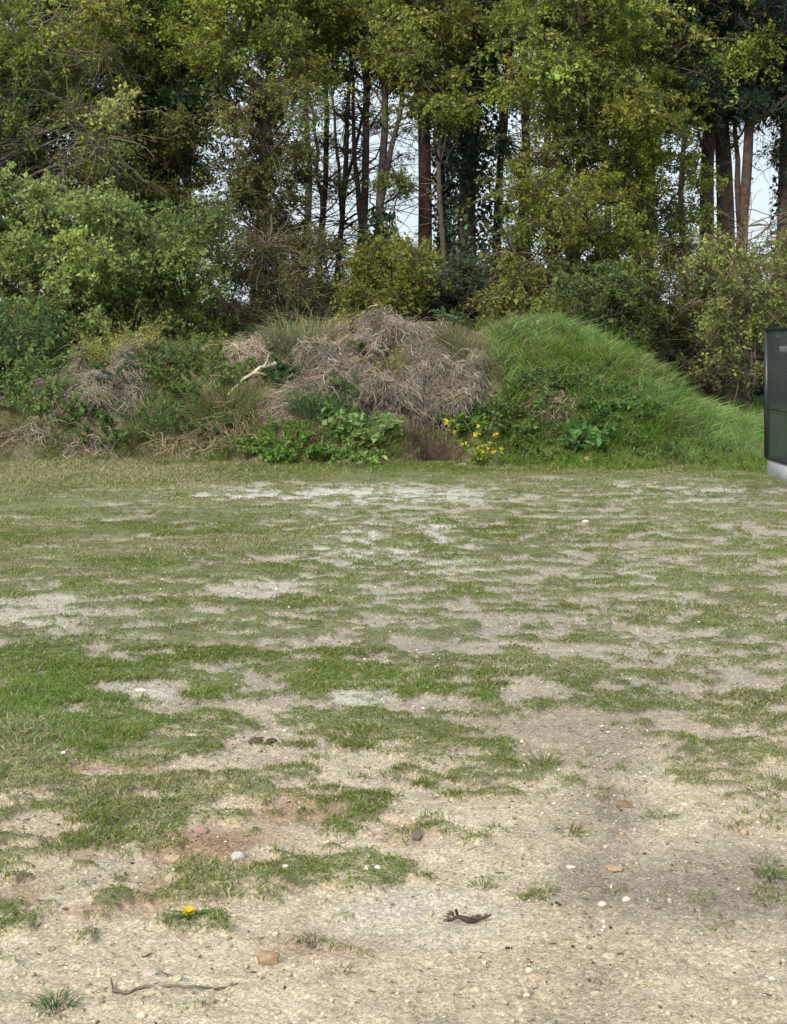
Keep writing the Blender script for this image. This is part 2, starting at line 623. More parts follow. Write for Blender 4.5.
# ------------------------------------------------------------------ grass
GRN = [(.135, .190, .036), (.170, .205, .044), (.105, .170, .032), (.22, .225, .060), (.28, .245, .13)]


def gcol(n, wts, x=None, y=None):
    k = rng.choice(len(GRN), n, p=np.array(wts) / sum(wts))
    return cjit((1, 1, 1), n, .22, .10) * np.array(GRN)[k]


def short_grass():
    g = Geo()
    tot = 0
    for d0, d1, dens, nb in ((3.3, 8, 4200, 7), (8, 14, 1250, 6), (14, 23, 620, 6)):
        A = .36 * (d1 ** 2 - d0 ** 2)
        n = int(A * dens)
        y = np.sqrt(rng.uniform(d0 ** 2, d1 ** 2, n))
        x = rng.uniform(-.36, .36, n) * y
        c = cover(x, y)
        keep = rng.random(n) < c * (0.45 + 0.55 * sstep(.3, .6, fbm(x, y, .25, 3, 61)))
        # a little stray grass on the bare soil
        keep |= (rng.random(n) < .010 + .05 * sstep(8, 12, y)) & (rng.random(n) < table(_gc, x, y) + .06)
        x, y = x[keep], y[keep]
        keep = mound_rise(x, y) < .03
        x, y = x[keep], y[keep]
        z = gz(x, y)
        n = len(x)
        tot += n * nb
        lush = fbm(x, y, 1.1, 3, 62)
        vig = 0.6 + .9 * sstep(.35, .7, fbm(x, y, .35, 3, 63))
        left = sstep(-.12, -.25, x / y) * sstep(9, 6.5, y) * sstep(5, 5.6, y)         # lusher strip at the left edge
        verge = sstep(15.5, 20.5, y) * sstep(.0, -.18, x / y) + sstep(19.0, 21.0, y)
        hgt = .018 * vig * (1 + .6 * left) + .045 * np.clip(verge, 0, 1)
        dry = np.clip(.10 + .42 * sstep(.5, .68, fbm(x, y, .8, 3, 64)) + .5 * sstep(14, 19, y) * sstep(-.05, -.15, x / y), 0, .8)
        for b in range(nb):
            r = (.008 + .0011 * y)
            xx, yy = x + rng.normal(0, r, n), y + rng.normal(0, r, n)
            a = rng.uniform(0, 2 * math.pi, n)
            lean = rng.uniform(.2, 1.1, n)
            d = np.stack([np.cos(a) * lean, np.sin(a) * lean, np.ones(n)], 1)
            bend = np.stack([np.cos(a), np.sin(a), -.7 * np.ones(n)], 1) * rng.uniform(.2, .9, (n, 1))
            Cg = gcol(n, (3, 3, 3, 1.6, .4))
            lf = left[:, None] * .4
            Cg = Cg * (1 - lf) + cjit((.10, .21, .040), n, .2) * lf
            tn = (.8 + .5 * lush)[:, None]
            Cg = Cg * tn
            isdry = rng.random(n) < dry
            Cg[isdry] = cjit((.32, .28, .16), int(isdry.sum()), .25, .06)
            L = hgt * np.exp(np.clip(rng.normal(0, .35, n), -1, .6))
            blades(g, np.stack([xx, yy, z - .004], 1), d, bend, L, (.0020 + .00024 * y) * rng.uniform(.7, 1.4, n), Cg)
    o = g.build('grass', M_GRASS)
    tag(o, 'short worn grass growing in patches on the sandy ground', None, None, 'stuff')


short_grass()


def long_grass():
    """tall bright grass over the right flank of the mound and the strip beyond"""
    g = Geo()
    n = 190000
    x, y = rng.uniform(.9, 8.4, n), rng.uniform(20.3, 30, n)
    px = CX + x / y * F
    h = mound_rise(x, y)
    zc = np.interp(x, _cX, _cZ)
    s = h / np.maximum(zc, .2)
    # the lower left of this flank belongs to nettles and brambles
    edge = np.interp(px, [470, 520, 600, 650, 700, 900], [.80, .62, .60, .36, .04, -.1])
    p = sstep(-.10, .08, s - edge + .35 * (fbm(x, y, .5, 3, 71) - .5)) * sstep(478, 505, px)
    keep = (rng.random(n) < p)
    x, y = x[keep], y[keep]
    z = surf(x, y)
    n = len(x)
    a = rng.uniform(0, 2 * math.pi, n)
    e = .05
    gx = (surf(x + e, y) - surf(x - e, y)) / (2 * e)
    gy = (surf(x, y + e) - surf(x, y - e)) / (2 * e)
    flow = norm(np.stack([-gx + .35, -gy - .1, 0 * gx], 1))
    d = np.stack([np.cos(a) * .45, np.sin(a) * .45, np.ones(n)], 1) + flow * .15
    bend = flow * rng.uniform(.0, .6, (n, 1)) + np.stack([np.cos(a), np.sin(a), -np.ones(n)], 1) * .5
    pn = fbm(x, y, .6, 3, 72)
    L = (.10 + .27 * sstep(.3, .7, pn)) * np.exp(rng.normal(0, .25, n))
    Cg = cjit((.185, .28, .085), n, .30, .12) * (.75 + .6 * fbm(x, y, .35, 3, 73))[:, None]
    dry = rng.random(n) < .10 + .35 * sstep(.55, .7, fbm(x, y, .7, 3, 74))
    Cg[dry] = cjit((.20, .19, .09), int(dry.sum()), .25, .06)
    blades(g, np.stack([x, y, z - .03], 1), d, bend, L, rng.uniform(.006, .012, n), Cg)
    o = g.build('grass', M_GRASS)
    tag(o, 'tall bright green grass on the right flank of the mound', None, None, 'stuff')


long_grass()


def verge_grass():
    """rough mixed grass along the foot of the mound, over its left shoulder and behind it"""
    g = Geo()
    n = 300000
    x = rng.uniform(-10, 8.5, n)
    y = np.where(rng.random(n) < .8, rng.uniform(18.8, 25, n), rng.uniform(25, 33, n))
    px = CX + x / y * F
    h = mound_rise(x, y)
    pile = np.exp(-(((px - 392) / 110) ** 4)) * (h > .45)
    foot = sstep(.65, .15, h)
    p = np.clip(foot * .9 + .62 * sstep(.40, .58, fbm(x, y, .6, 3, 81)), 0, 1) * (1 - .97 * np.clip(pile, 0, 1)) * np.where(y > 25, .5, 1)
    p = p * (1 - .99 * np.exp(-(((x - bx) / .48) ** 2 + ((y - by) / .5) ** 2) ** 2))
    p = np.where((px > 500) & (h > .3), .8, p)
    p = p * sstep(-.22, .10, (y - 20.3) * .35 + fbm(x, y, .55, 3, 85) - .5)
    keep = rng.random(n) < p
    x, y, h, px = x[keep], y[keep], h[keep], px[keep]
    n = len(x)
    z = surf(x, y)
    a = rng.uniform(0, 2 * math.pi, n)
    d = np.stack([np.cos(a) * .5, np.sin(a) * .5 - .2, np.ones(n)], 1)
    bend = np.stack([np.cos(a), np.sin(a) - .4, -np.ones(n)], 1) * rng.uniform(.2, .9, (n, 1))
    pn = fbm(x, y, .5, 3, 82)
    L = (.07 + .17 * sstep(.35, .7, pn) * sstep(0, .25, h + .05) + .10 * (y > 25) + .08 * (px > 500) + .10 * sstep(.52, .66, fbm(x, y, .35, 2, 86)) * (y < 21.5)) * np.exp(rng.normal(0, .3, n))
    Cg = gcol(n, (3, 2.5, 3, 1.6, .5)) * (.75 + .5 * fbm(x, y, .4, 3, 83))[:, None]
    Cg = np.where((px > 505)[:, None], Cg * [.95, 1.22, .85], Cg)
    rp_ = np.where(px > 500, .45, 1) * np.clip(.08 + .45 * sstep(.48, .64, fbm(x, y, .7, 3, 84)) + .12 * sstep(330, 60, px), 0, .85)
    dry = rng.random(n) < rp_
    Cg[dry] = cjit((.23, .185, .11), int(dry.sum()), .28, .07)
    blades(g, np.stack([x, y, z - .03], 1), d, bend, L, rng.uniform(.006, .013, n), Cg)
    o = g.build('grass', M_GRASS)
    tag(o, 'rough mixed grass along the foot and shoulder of the mound', None, None, 'stuff')


verge_grass()

# ------------------------------------------------------------------ dead brush heaps


def brush(name, label, cat, pts_px, n, Lr, colr, r=.006, lift=.1, sag=.5, cj=.3):
    """a heap of dead stalks lying down the slope; pts_px: (px, py, rx, ry) patches on the mound"""
    g = Geo()
    per = np.array([q[2] * q[3] for q in pts_px], float)
    per = (per / per.sum() * n).astype(int)
    roots = []
    for (a, b, rx, ry), m in zip(pts_px, per):
        cx_, cy_, _ = hit(a, b)
        ax = rx / F * cy_
        t0, t1 = hit(a, b + ry * .95), hit(a, max(b - ry * .95, 318))
        y0, y1 = t0[1], max(t1[1], t0[1] + .4)
        q = rng.normal(0, .48, (m, 2))
        q = q[np.abs(q).max(1) < 1.1]
        roots.append(np.stack([cx_ + q[:, 0] * ax, (y0 + y1) / 2 + q[:, 1] * (y1 - y0) * .6], 1))
    q = np.concatenate(roots)
    q = q[np.hypot(q[:, 0] - bx, q[:, 1] - by) > .55]
    q = q[fbm(q[:, 0], q[:, 1], .28, 3, 94) < .64]
    x, y = q[:, 0], q[:, 1]
    m = len(x)
    z = surf(x, y)
    e = .12
    gx = (surf(x + e, y) - surf(x - e, y)) / (2 * e)
    gy = (surf(x, y + e) - surf(x, y - e)) / (2 * e)
    nrm = norm(np.stack([-gx, -gy, np.ones(m)], 1))
    dn = norm(np.stack([-gx, -gy, -(gx ** 2 + gy ** 2)], 1) + 1e-3)
    cl = fbm(x, y, .35, 3, 91)
    cl2 = fbm(x, y, .30, 3, 92)
    side = np.cross(nrm, dn)
    sw = rng.normal(0, 1.5, (m, 1)) + 3.5 * (cl - .5)[:, None]
    d = norm(dn + side * sw + nrm * rng.normal(.25, .3, (m, 1)))
    L = Lr * np.exp(rng.normal(0, .4, m))[:, None]
    h0 = (rng.random(m) ** 1.6 * lift + lift * 1.5 * sstep(.42, .68, cl2))[:, None]
    p0 = np.stack([x, y, z], 1) + nrm * h0
    t = np.linspace(0, 1, 5)
    kink = np.cumsum(rng.normal(0, .11, (m, 5, 3)), 1) * L[:, None]
    kink[:, 0] = 0
    pts = p0[:, None] + d[:, None] * (L[:, None] * t[None, :, None]) + np.array([0, 0, -1.0]) * (sag * L[:, None] * (t ** 2)[None, :, None]) * .6 + kink
    zz = surf(pts[..., 0], pts[..., 1]) + .012
    pts[..., 2] = np.maximum(pts[..., 2], zz)
    rr = (r * np.exp(rng.normal(0, .4, m)))[:, None] * np.linspace(1, .45, 5)[None]
    tone = .40 + 1.0 * fbm(x, y, .18, 3, 93)
    tubes(g, pts, rr, cjit(colr, m, cj, .07) * tone[:, None], 3)
    c = np.array([x.mean(), y.min(), 0.0])
    c[2] = surf(c[0], c[1])
    if n > 20000:
        k = rng.choice(m, 70, replace=False)
        q = np.linspace(0, 1, 5)[None, :, None]
        Ls = rng.uniform(.25, .75, (70, 1, 1))
        ps = p0[k][:, None] + nrm[k][:, None] * .06 + norm(dn[k] + side[k] * rng.normal(0, 1.2, (70, 1)) + nrm[k] * .15)[:, None] * (Ls * (q - .4)) + np.cumsum(rng.normal(0, .012, (70, 5, 3)), 1)
        tubes(g, ps, rng.uniform(.006, .014, (70, 1)) * np.linspace(1, .5, 5), cjit((.20, .155, .11), 70, .35, .06), 5)
    o = g.build(name, M_DEAD, None, loc=c)
    tag(o, label, cat)
    return o


brush('brush_heap', 'big heap of grey-brown dead brush and roots at the top of the mound', 'brush heap',
      [(388, 365, 64, 46), (345, 352, 40, 26), (440, 352, 36, 34), (465, 388, 22, 22), (325, 372, 30, 20), (388, 334, 46, 14), (410, 402, 60, 14), (345, 395, 40, 14)], 50000, .125, (.265, .222, .172), .0036, .17, .8, .45)
brush('root_clump', 'pale tangled root clump at the left end of the mound under the yellowish shrub', 'root clump',
      [(95, 388, 40, 24), (130, 385, 18, 24), (70, 372, 26, 12)], 7000, .12, (.30, .255, .20), .0034, .16, .6, .34)
brush('straw_clump', 'dry straw-coloured dead grass left of the brush heap and above the fallen branch', 'dead grass',
      [(245, 362, 18, 14), (265, 342, 22, 10), (300, 402, 26, 14)], 2200, .26, (.42, .34, .25), .004, .08, .6)
brush('straw_clump', 'brown dead grass drooping at the foot of the mound, right of its left root clump', 'dead grass',
      [(235, 432, 42, 16), (170, 445, 30, 10)], 480, .32, (.33, .27, .165), .004, .10, .6)
brush('straw_clump', 'low grey-pink dead grass at the far left foot of the mound', 'dead grass',
      [(35, 438, 45, 10), (90, 445, 30, 9)], 420, .22, (.34, .27, .21), .004, .08, .6)
brush('straw_clump', 'bare brown earthy patch of dead stalks among the nettles on the right flank', 'dead grass',
      [(555, 412, 24, 10), (505, 365, 26, 12)], 1500, .16, (.36, .28, .205), .004, .05, .6)

# ------------------------------------------------------------------ small plants on the mound


def leafy(name, label, cat, px, py, rx, h, n_stem, n_leaf, ll, lw, colr, stemc=(.10, .12, .05), droop=.25, up=.8, flower=None, group=None, lift=0.):
    """a bushy plant of many stems with leaves along them; rx, h in metres"""
    c = hit(px, py)
    root = thing(name, c, label, cat, group)
    ll, lw, n_leaf, colr = ll * .66, lw * .62, int(n_leaf * 1.8), np.asarray(colr) * np.array([1.9, 1.65, 1.6])
    g, gs = Geo(), Geo()
    a = rng.uniform(0, 2 * math.pi, n_stem)
    rr = np.sqrt(rng.random(n_stem)) * rx
    x0, y0 = c[0] + np.cos(a) * rr * .75, c[1] + np.sin(a) * rr * .6 + .1
    b = np.stack([x0, y0, surf(x0, y0) - .02 + lift], 1)
    d = norm(np.stack([np.cos(a) * rr / rx * .6, np.sin(a) * rr / rx * .6 - .15, np.full(n_stem, up)], 1) + rng.normal(0, .22, (n_stem, 3)))
    L = h * np.exp(rng.normal(0, .28, n_stem))
    t = np.linspace(0, 1, 5)
    pts = b[:, None] + d[:, None] * (L[:, None] * t)[..., None] + np.stack([np.cos(a) * .3, np.sin(a) * .3, -droop * np.ones(n_stem)], 1)[:, None] * (L[:, None] * t ** 2)[..., None]
    pts[..., 2] = np.maximum(pts[..., 2], surf(pts[..., 0], pts[..., 1]) + .02)
    tubes(gs, pts, np.full((n_stem, 1), .005) * np.linspace(1, .4, 5), cjit(stemc, n_stem, .2), 3)
    k = rng.integers(0, n_stem, n_leaf)
    tt = rng.uniform(.15, 1, n_leaf) ** .8
    f = tt * 4
    i0 = np.minimum(f.astype(int), 3)
    fr = (f - i0)[:, None]
    p = pts[k, i0] * (1 - fr) + pts[k, i0 + 1] * fr
    ld = norm(rdir(n_leaf) + np.array([0, -.25, .15]))
    ln = norm(rdir(n_leaf) * .7 + np.array([0, -.25, .9]))
    sc = np.exp(rng.normal(0, .3, n_leaf))
    leaves(g, p, ld, ln, ll * sc, lw * sc, cjit(colr, n_leaf, .28, .12), fold=.08)
    if flower:
        fc, nf, fl = flower
        k = rng.integers(0, n_stem, nf)
        i = rng.integers(2, 5, nf)
        p = pts[k, i] + rng.normal(0, .015, (nf, 3)) + np.array([0, -.02, .02])
        gf = Geo()
        for _ in range(4):
            leaves(gf, p, norm(rdir(nf) + np.array([0, -.4, .5])), rdir(nf), np.full(nf, fl), np.full(nf, fl * .8), cjit(fc, nf, .12, .05))
        gf.build('blossom', M_LEAF, root, loc=c)
    gs.build('stem', M_TWIG, root, loc=c)
    g.build('foliage', M_LEAF, root, loc=c)
    return root


def tussock(name, label, px, py, r, L, n, colr, cat='grass tuft', out=.8, wdt=.007, group=None, dry=.0):
    c = hit(px, py)
    if c[1] < 19:
        c[2] = float(gz(c[0], c[1]))
    g = Geo()
    a = rng.uniform(0, 2 * math.pi, n)
    rr = np.sqrt(rng.random(n)) * r
    x, y = c[0] + np.cos(a) * rr, c[1] + np.sin(a) * rr
    z = (surf(x, y) if c[1] > 19 else gz(x, y)) - .01
    d = np.stack([np.cos(a) * rr / r * out, np.sin(a) * rr / r * out - .1, np.ones(n)], 1) + rng.normal(0, .25, (n, 3))
    bend = np.stack([np.cos(a), np.sin(a) - .2, -np.ones(n)], 1) * rng.uniform(.3, 1.1, (n, 1))
    C = cjit(np.asarray(colr) * 1.45, n, .25, .12)
    k = rng.random(n) < dry
    C[k] = cjit((.24, .19, .10), int(k.sum()), .2, .05)
    blades(g, np.stack([x, y, z], 1), d, bend, L * np.exp(rng.normal(0, .3, n)), wdt * rng.uniform(.7, 1.3, n), C)
    o = g.build(name, M_GRASS, None, loc=c)
    tag(o, label, cat, group)
    return o


NET = (.060, .105, .028)
leafy('leafy_shrub', 'dark green leafy bush at the left edge beside the end of the mound', 'bush', 5, 405, .55, .95, 50, 1700, .10, .07, (.065, .11, .033), up=1.0)
leafy('leafy_shrub', 'mid green low bush at the left edge, just left of the pale root clump', 'bush', 52, 415, .42, .55, 45, 1300, .075, .05, (.075, .125, .035))
leafy('broom_shrub', 'feathery yellow-green shrub crowning the left shoulder of the mound', 'shrub', 122, 362, .5, .52, 110, 2600, .06, .014, (.20, .215, .06), up=1.1, droop=.1)
leafy('nettle_patch', 'dark green nettle patch on the left half of the mound, behind the fallen branch', 'nettles', 195, 398, .75, .50, 90, 3000, .075, .045, NET)
leafy('nettle_patch', 'grey-green weeds topping the mound between yellowish shrub and nettles', 'weeds', 175, 362, .5, .28, 70, 1500, .06, .02, (.085, .12, .055))
leafy('nettle_patch', 'small green weed in the middle of the pale root clump', 'weeds', 108, 398, .2, .30, 22, 420, .07, .045, (.04, .08, .03), lift=.2)
leafy('nettle_patch', 'green weeds at the foot of the mound under the pale root clump', 'weeds', 110, 432, .75, .32, 70, 1900, .07, .04, (.06, .105, .03))
leafy('nettle_patch', 'green weeds at the foot of the mound under the left nettles', 'weeds', 205, 425, .6, .30, 60, 1500, .07, .035, (.06, .11, .034))
leafy('dock_plant', 'small dark round-leaved dock right of the tip of the fallen branch', 'weed', 282, 385, .22, .26, 18, 260, .12, .09, (.030, .07, .024))
leafy('nettle_patch', 'bright green low nettles at the foot of the mound, left of the pale broad leaves', 'nettles', 292, 452, .62, .28, 75, 2300, .075, .05, (.075, .15, .030))
leafy('burdock_plant', 'pale broad-leaved burdock at the foot of the brush heap', 'weed', 362, 440, .40, .34, 40, 520, .13, .10, (.12, .19, .065), up=.9)
leafy('burdock_plant', 'bright green broad-leaved weeds along the verge left of the burrow', 'weed', 352, 462, .42, .22, 60, 1100, .085, .06, (.095, .165, .045))
leafy('bramble_bush', 'bright green bramble hanging right above the burrow', 'bramble', 462, 430, .32, .28, 40, 1000, .085, .06, (.075, .14, .030))
leafy('flowering_weed', 'weed with yellow flower spikes at the foot of the mound beside the burrow', 'flower', 478, 468, .10, .42, 16, 380, .075, .03, (.075, .135, .035), up=1.3, droop=.05,
      flower=((.85, .66, .03), 95, .032))
leafy('bramble_bush', 'dark bramble right of the brush heap, above the yellow flowers', 'bramble', 520, 430, .48, .40, 60, 1500, .075, .05, (.065, .11, .03))
leafy('nettle_patch', 'dark nettles high on the right flank, below the bright grass crest', 'nettles', 550, 393, .50, .26, 60, 1300, .08, .05, (.055, .10, .03))
leafy('nettle_patch', 'mid green nettles on the right flank beside the long grass', 'nettles', 618, 412, .50, .28, 60, 1300, .08, .045, (.06, .12, .034))
leafy('nettle_patch', 'rough green weeds at the foot of the right flank, left of the dock', 'weeds', 545, 455, .5, .22, 50, 1100, .07, .04, (.065, .11, .03))
leafy('dock_plant', 'broad-leaved dark green dock at the foot of the right flank above a reddish stone', 'weed', 594, 448, .32, .30, 26, 200, .18, .08, (.05, .12, .035), up=.9)
leafy('bramble_bush', 'small bramble sprig in the lower middle of the brush heap', 'bramble', 357, 412, .2, .28, 18, 330, .085, .06, (.045, .085, .025), lift=.2)
leafy('nettle_patch', 'thin olive weeds growing through the middle of the brush heap', 'weeds', 392, 392, .22, .42, 26, 420, .06, .018, (.13, .135, .05), up=1.2, lift=.2)
leafy('bramble_bush', 'dark sprig left of the olive weeds on the brush heap', 'bramble', 374, 372, .16, .22, 20, 200, .08, .06, (.035, .06, .022), lift=.2)
leafy('nettle_patch', 'dark weed tuft on the crest where brush heap meets bright grass', 'weeds', 452, 338, .22, .22, 30, 380, .06, .03, (.05, .075, .03), lift=.2)
leafy('nettle_patch', 'dull green weeds on the brush heap just above the bramble', 'weeds', 470, 400, .25, .34, 30, 420, .06, .02, (.075, .09, .045), lift=.2)
leafy('nettle_patch', 'weeds along the foot of the long grass at the right end of the mound', 'weeds', 665, 455, .6, .26, 60, 1400, .07, .03, (.07, .12, .035))
tussock('grass_tussock', 'dark green drooping grass tussock below the small dock', 316, 412, .26, .45, 900, (.045, .095, .034), out=1.1)
tussock('grass_tussock', 'tall grey-green grass tuft on the crest left of the brush heap', 293, 350, .42, .5, 1100, (.12, .15, .07), out=.5, dry=.35)
tussock('grass_tussock', 'grey-green rough grass on the crest between brush heap and bright grass slope', 462, 348, .42, .26, 1500, (.13, .15, .07), out=.6, dry=.45)
tussock('grass_tussock', 'rough dull grass on the right shoulder of the brush heap, just below its crest', 478, 372, .36, .22, 1100, (.11, .14, .06), out=.6, dry=.4)
tussock('grass_tussock', 'pale straw grass tuft on the crest touching the brush heap', 318, 340, .35, .38, 800, (.24, .21, .12), out=.5, dry=.4)
tussock('grass_tussock', 'olive grass tussock at the foot of the mound under the fallen branch', 225, 412, .40, .50, 1100, (.11, .13, .05), out=.8, dry=.3)
tussock('grass_tussock', 'dull green grass tussock at the left end of the mound foot', 155, 430, .4, .36, 900, (.08, .115, .04), out=.8, dry=.2)

# fallen branch
c0, c1 = P(228, 396, 22.0), P(277, 364, 22.55)
for q in (c0, c1):
    q[2] = max(q[2], float(surf(q[0], q[1])) + .05)
t = np.linspace(0, 1, 9)[:, None]
pts = c0 * (1 - t) + c1 * t + rng.normal(0, .014, (9, 3)) + np.array([0, -.12, .10]) * np.sin(t * 3.1)
g = Geo()
tubes(g, pts[None], np.linspace(.014, .034, 9)[None], (.46, .39, .27), 7)
side = np.stack([pts[6], pts[6] + [.05, -.02, .09], pts[6] + [.08, -.03, .2]])
tubes(g, side[None], np.array([[.02, .014, .008]]), (.42, .36, .26), 5)
side = np.stack([pts[4], pts[4] + [.09, -.03, .01], pts[4] + [.2, -.03, -.03]])
tubes(g, side[None], np.array([[.016, .011, .006]]), (.42, .36, .26), 5)
o = g.build('fallen_branch', M_BARK, None, loc=pts[0])
tag(o, 'pale bare fallen branch leaning on the left half of the mound', 'branch')

# ------------------------------------------------------------------ trees
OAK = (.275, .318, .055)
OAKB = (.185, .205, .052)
OLIVE = (.23, .272, .050)
HORN = (.26, .32, .095)
IVY = (.042, .078, .034)
PINE = (.032, .055, .038)
BARKC = (.085, .070, .056)


def bez(a, b, n, lift, wob):
    t = np.linspace(0, 1, n)[:, None]
    m = (a + b) / 2 + np.array([0, 0, lift]) + rng.normal(0, wob, 3)
    p = a * (1 - t) ** 2 + 2 * m * t * (1 - t) + b * t ** 2
    p[1:-1] += rng.normal(0, wob * .25, (n - 2, 3))
    return p


def clump(gt, gl, c, org, r, nl, ll, colr, twc, ntw=34, flat=.75, needles=False, cluster=5):
    """one spray of the crown: twigs fanning out from the branch end, leaves in clusters along them"""
    d = rdir(ntw) * np.array([1, 1, flat])
    st = c + rng.normal(0, .12, (ntw, 3)) * r + (org - c) * rng.uniform(0, .35, (ntw, 1))
    L = r * np.exp(rng.normal(-.05, .35, ntw))
    t = np.linspace(0, 1, 5)
    wig = rng.normal(0, .07, (ntw, 5, 3)) * r
    wig[:, 0] = 0
    pts = st[:, None] + d[:, None] * (L[:, None] * t)[..., None] + wig + np.array([0, 0, -.22]) * (L[:, None] * t ** 2)[..., None]
    tubes(gt, pts, np.full((ntw, 1), .009) * np.linspace(1, .35, 5), cjit(twc, ntw, .25, .05), 3)
    ll, nl = ll * .84, int(nl * 1.3)
    nc = max(nl // cluster, 1)
    k = rng.integers(0, ntw, nc)
    f = rng.uniform(.25, 1, nc) * 4
    i0 = np.minimum(f.astype(int), 3)
    fr = (f - i0)[:, None]
    p = pts[k, i0] * (1 - fr) + pts[k, i0 + 1] * fr + rng.normal(0, .07 * r, (nc, 3))
    p = np.repeat(p, cluster, 0) + rng.normal(0, ll * .45, (nc * cluster, 3))
    n = len(p)
    tone = np.exp(rng.normal(0, .20)) * np.exp(rng.normal(0, .06, 3) * np.array([1, .3, 1]))
    C = cjit(np.asarray(colr) * tone, n, .18, .05)
    sc = np.exp(rng.normal(0, .28, n))
    if needles:
        leaves(gl, p, rdir(n) + np.array([0, 0, .35]), rdir(n), ll * 1.6 * sc, ll * .28 * sc, C, m=1, fold=0)
    else:
        leaves(gl, p, rdir(n), norm(rdir(n) + np.array([0, -.15, .55])), ll * sc, ll * .62 * sc, C, m=1)


def tree(name, label, cat, base_px, Yd, top, r0, regions, barkc=BARKC, ivy=None, forks=(), group=None, bare=0, twc=(.10, .085, .065), base_py=None):
    """trunk from the ground to 'top' = (px, height m); regions: (x0,y0,x1,y1,n,r,leaves,leaf size,colour[,needles]) fill the crown with sprays"""
    bx_ = (base_px - CX) / F * Yd
    b = np.array([bx_, Yd, float(surf(bx_, Yd)) - .05])
    tpx, H = top
    e = np.array([(tpx - CX) / F * Yd, Yd + rng.normal(0, .3), H])
    root = thing(name, b, label, cat, group)
    gt, gc = Geo(), Geo()
    K = 14
    t = np.linspace(0, 1, K)[:, None]
    tr = b * (1 - t) + e * t
    tr[1:] += np.cumsum(rng.normal(0, .035, (K - 1, 3)) * [1, 1, 0], 0)
    tr[:, 0] += .10 * np.sin(t[:, 0] * 7 + base_px)
    rad = r0 * (1 - .72 * t[:, 0]) * (1 + .5 * np.exp(-t[:, 0] * 26))
    tubes(gt, tr[None], rad[None], barkc, 10)
    for (fh, fpx, fH) in forks:
        i = int(fh * (K - 1))
        end = np.array([(fpx - CX) / F * Yd, Yd + rng.normal(0, .5), fH])
        q = bez(tr[i], end, 9, .2, .12)
        tubes(gt, q[None], (rad[i] * .72 * np.linspace(1, .3, 9))[None], barkc, 8)
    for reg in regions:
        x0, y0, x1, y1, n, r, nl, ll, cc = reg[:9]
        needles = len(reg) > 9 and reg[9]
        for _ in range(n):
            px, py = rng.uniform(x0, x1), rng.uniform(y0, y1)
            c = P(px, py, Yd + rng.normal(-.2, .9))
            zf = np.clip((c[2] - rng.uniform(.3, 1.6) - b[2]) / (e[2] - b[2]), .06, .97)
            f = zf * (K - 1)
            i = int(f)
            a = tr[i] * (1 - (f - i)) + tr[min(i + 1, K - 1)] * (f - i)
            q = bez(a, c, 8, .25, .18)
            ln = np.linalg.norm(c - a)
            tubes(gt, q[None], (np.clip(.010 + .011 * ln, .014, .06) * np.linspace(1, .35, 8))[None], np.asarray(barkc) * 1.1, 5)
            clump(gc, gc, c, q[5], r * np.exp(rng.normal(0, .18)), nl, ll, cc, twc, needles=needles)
    # bare fine branches
    bare = int(bare * 1.6)
    if bare:
        i = rng.integers(3, K - 2, bare)
        a = rng.uniform(0, 2 * math.pi, bare)
        d = np.stack([np.cos(a), np.sin(a), rng.normal(.15, .4, bare)], 1)
        L = rng.uniform(.5, 1.8, bare)
        tt = np.linspace(0, 1, 6)
        pts = tr[i][:, None] + d[:, None] * (L[:, None] * tt)[..., None] + np.cumsum(rng.normal(0, .05, (bare, 6, 3)), 1) + np.array([0, 0, -.25]) * (L[:, None] * tt ** 2)[..., None]
        pts[:, 0] = tr[i]
        tubes(gt, pts, np.full((bare, 1), .014) * np.linspace(1, .25, 6), np.asarray(twc) * 1.2, 4)
    gt.build('trunk', M_BARK, root, smooth=True, loc=b)
    if gc.n:
        gc.build('crown', [M_TWIG, M_LEAF], root, loc=b)
    if ivy:
        h0, h1, rr, n = ivy
        gi = Geo()
        f = rng.uniform(h0, h1, n) * (K - 1)
        i = np.minimum(f.astype(int), K - 2)
        fr = (f - i)[:, None]
        p = tr[i] * (1 - fr) + tr[i + 1] * fr
        a = rng.uniform(0, 2 * math.pi, n)
        lump = .55 + 1.1 * fbm(f * .9 + base_px, a * .8, 1.0, 3, 95)
        rad_ = np.interp(f, np.arange(K), rad) + rr * lump * rng.random(n) ** .5
        o_ = np.stack([np.cos(a), np.sin(a), np.zeros(n)], 1)
        p = p + o_ * rad_[:, None] + rng.normal(0, .04, (n, 3))
        sc = np.exp(rng.normal(0, .25, n))
        leaves(gi, p, norm(rdir(n) + np.array([0, 0, -.6]) + o_ * .3), norm(o_ + rdir(n) * .7 + np.array([0, 0, .3])), .10 * sc, .085 * sc, cjit(IVY, n, .35, .12))
        gi.build('ivy', M_IVY, root, loc=b)
    return root


# --- front row
tree('oak_tree', 'oak at the left edge with grey twigs and yellowish young leaves', 'tree', -30, 31, (-10, 13), .17,
     [(-90, -90, 110, 60, 22, .75, 620, .085, OAK), (-60, 50, 150, 190, 30, .7, 480, .08, OAKB)], bare=50, twc=(.19, .165, .13))
tree('ivy_clad_tree', 'tree swathed in dark ivy rising above the light green hedge at left', 'tree', 140, 34, (150, 14), .30,
     [(60, -60, 205, 120, 30, .9, 900, .10, IVY), (85, 100, 190, 260, 20, .75, 800, .10, (.05, .088, .04))], ivy=(.05, .85, .7, 9000))
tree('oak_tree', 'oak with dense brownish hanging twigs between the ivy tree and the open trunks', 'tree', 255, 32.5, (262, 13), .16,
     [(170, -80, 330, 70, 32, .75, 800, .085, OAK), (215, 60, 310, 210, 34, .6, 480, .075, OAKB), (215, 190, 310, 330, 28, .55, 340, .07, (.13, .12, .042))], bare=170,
     twc=(.12, .10, .07))
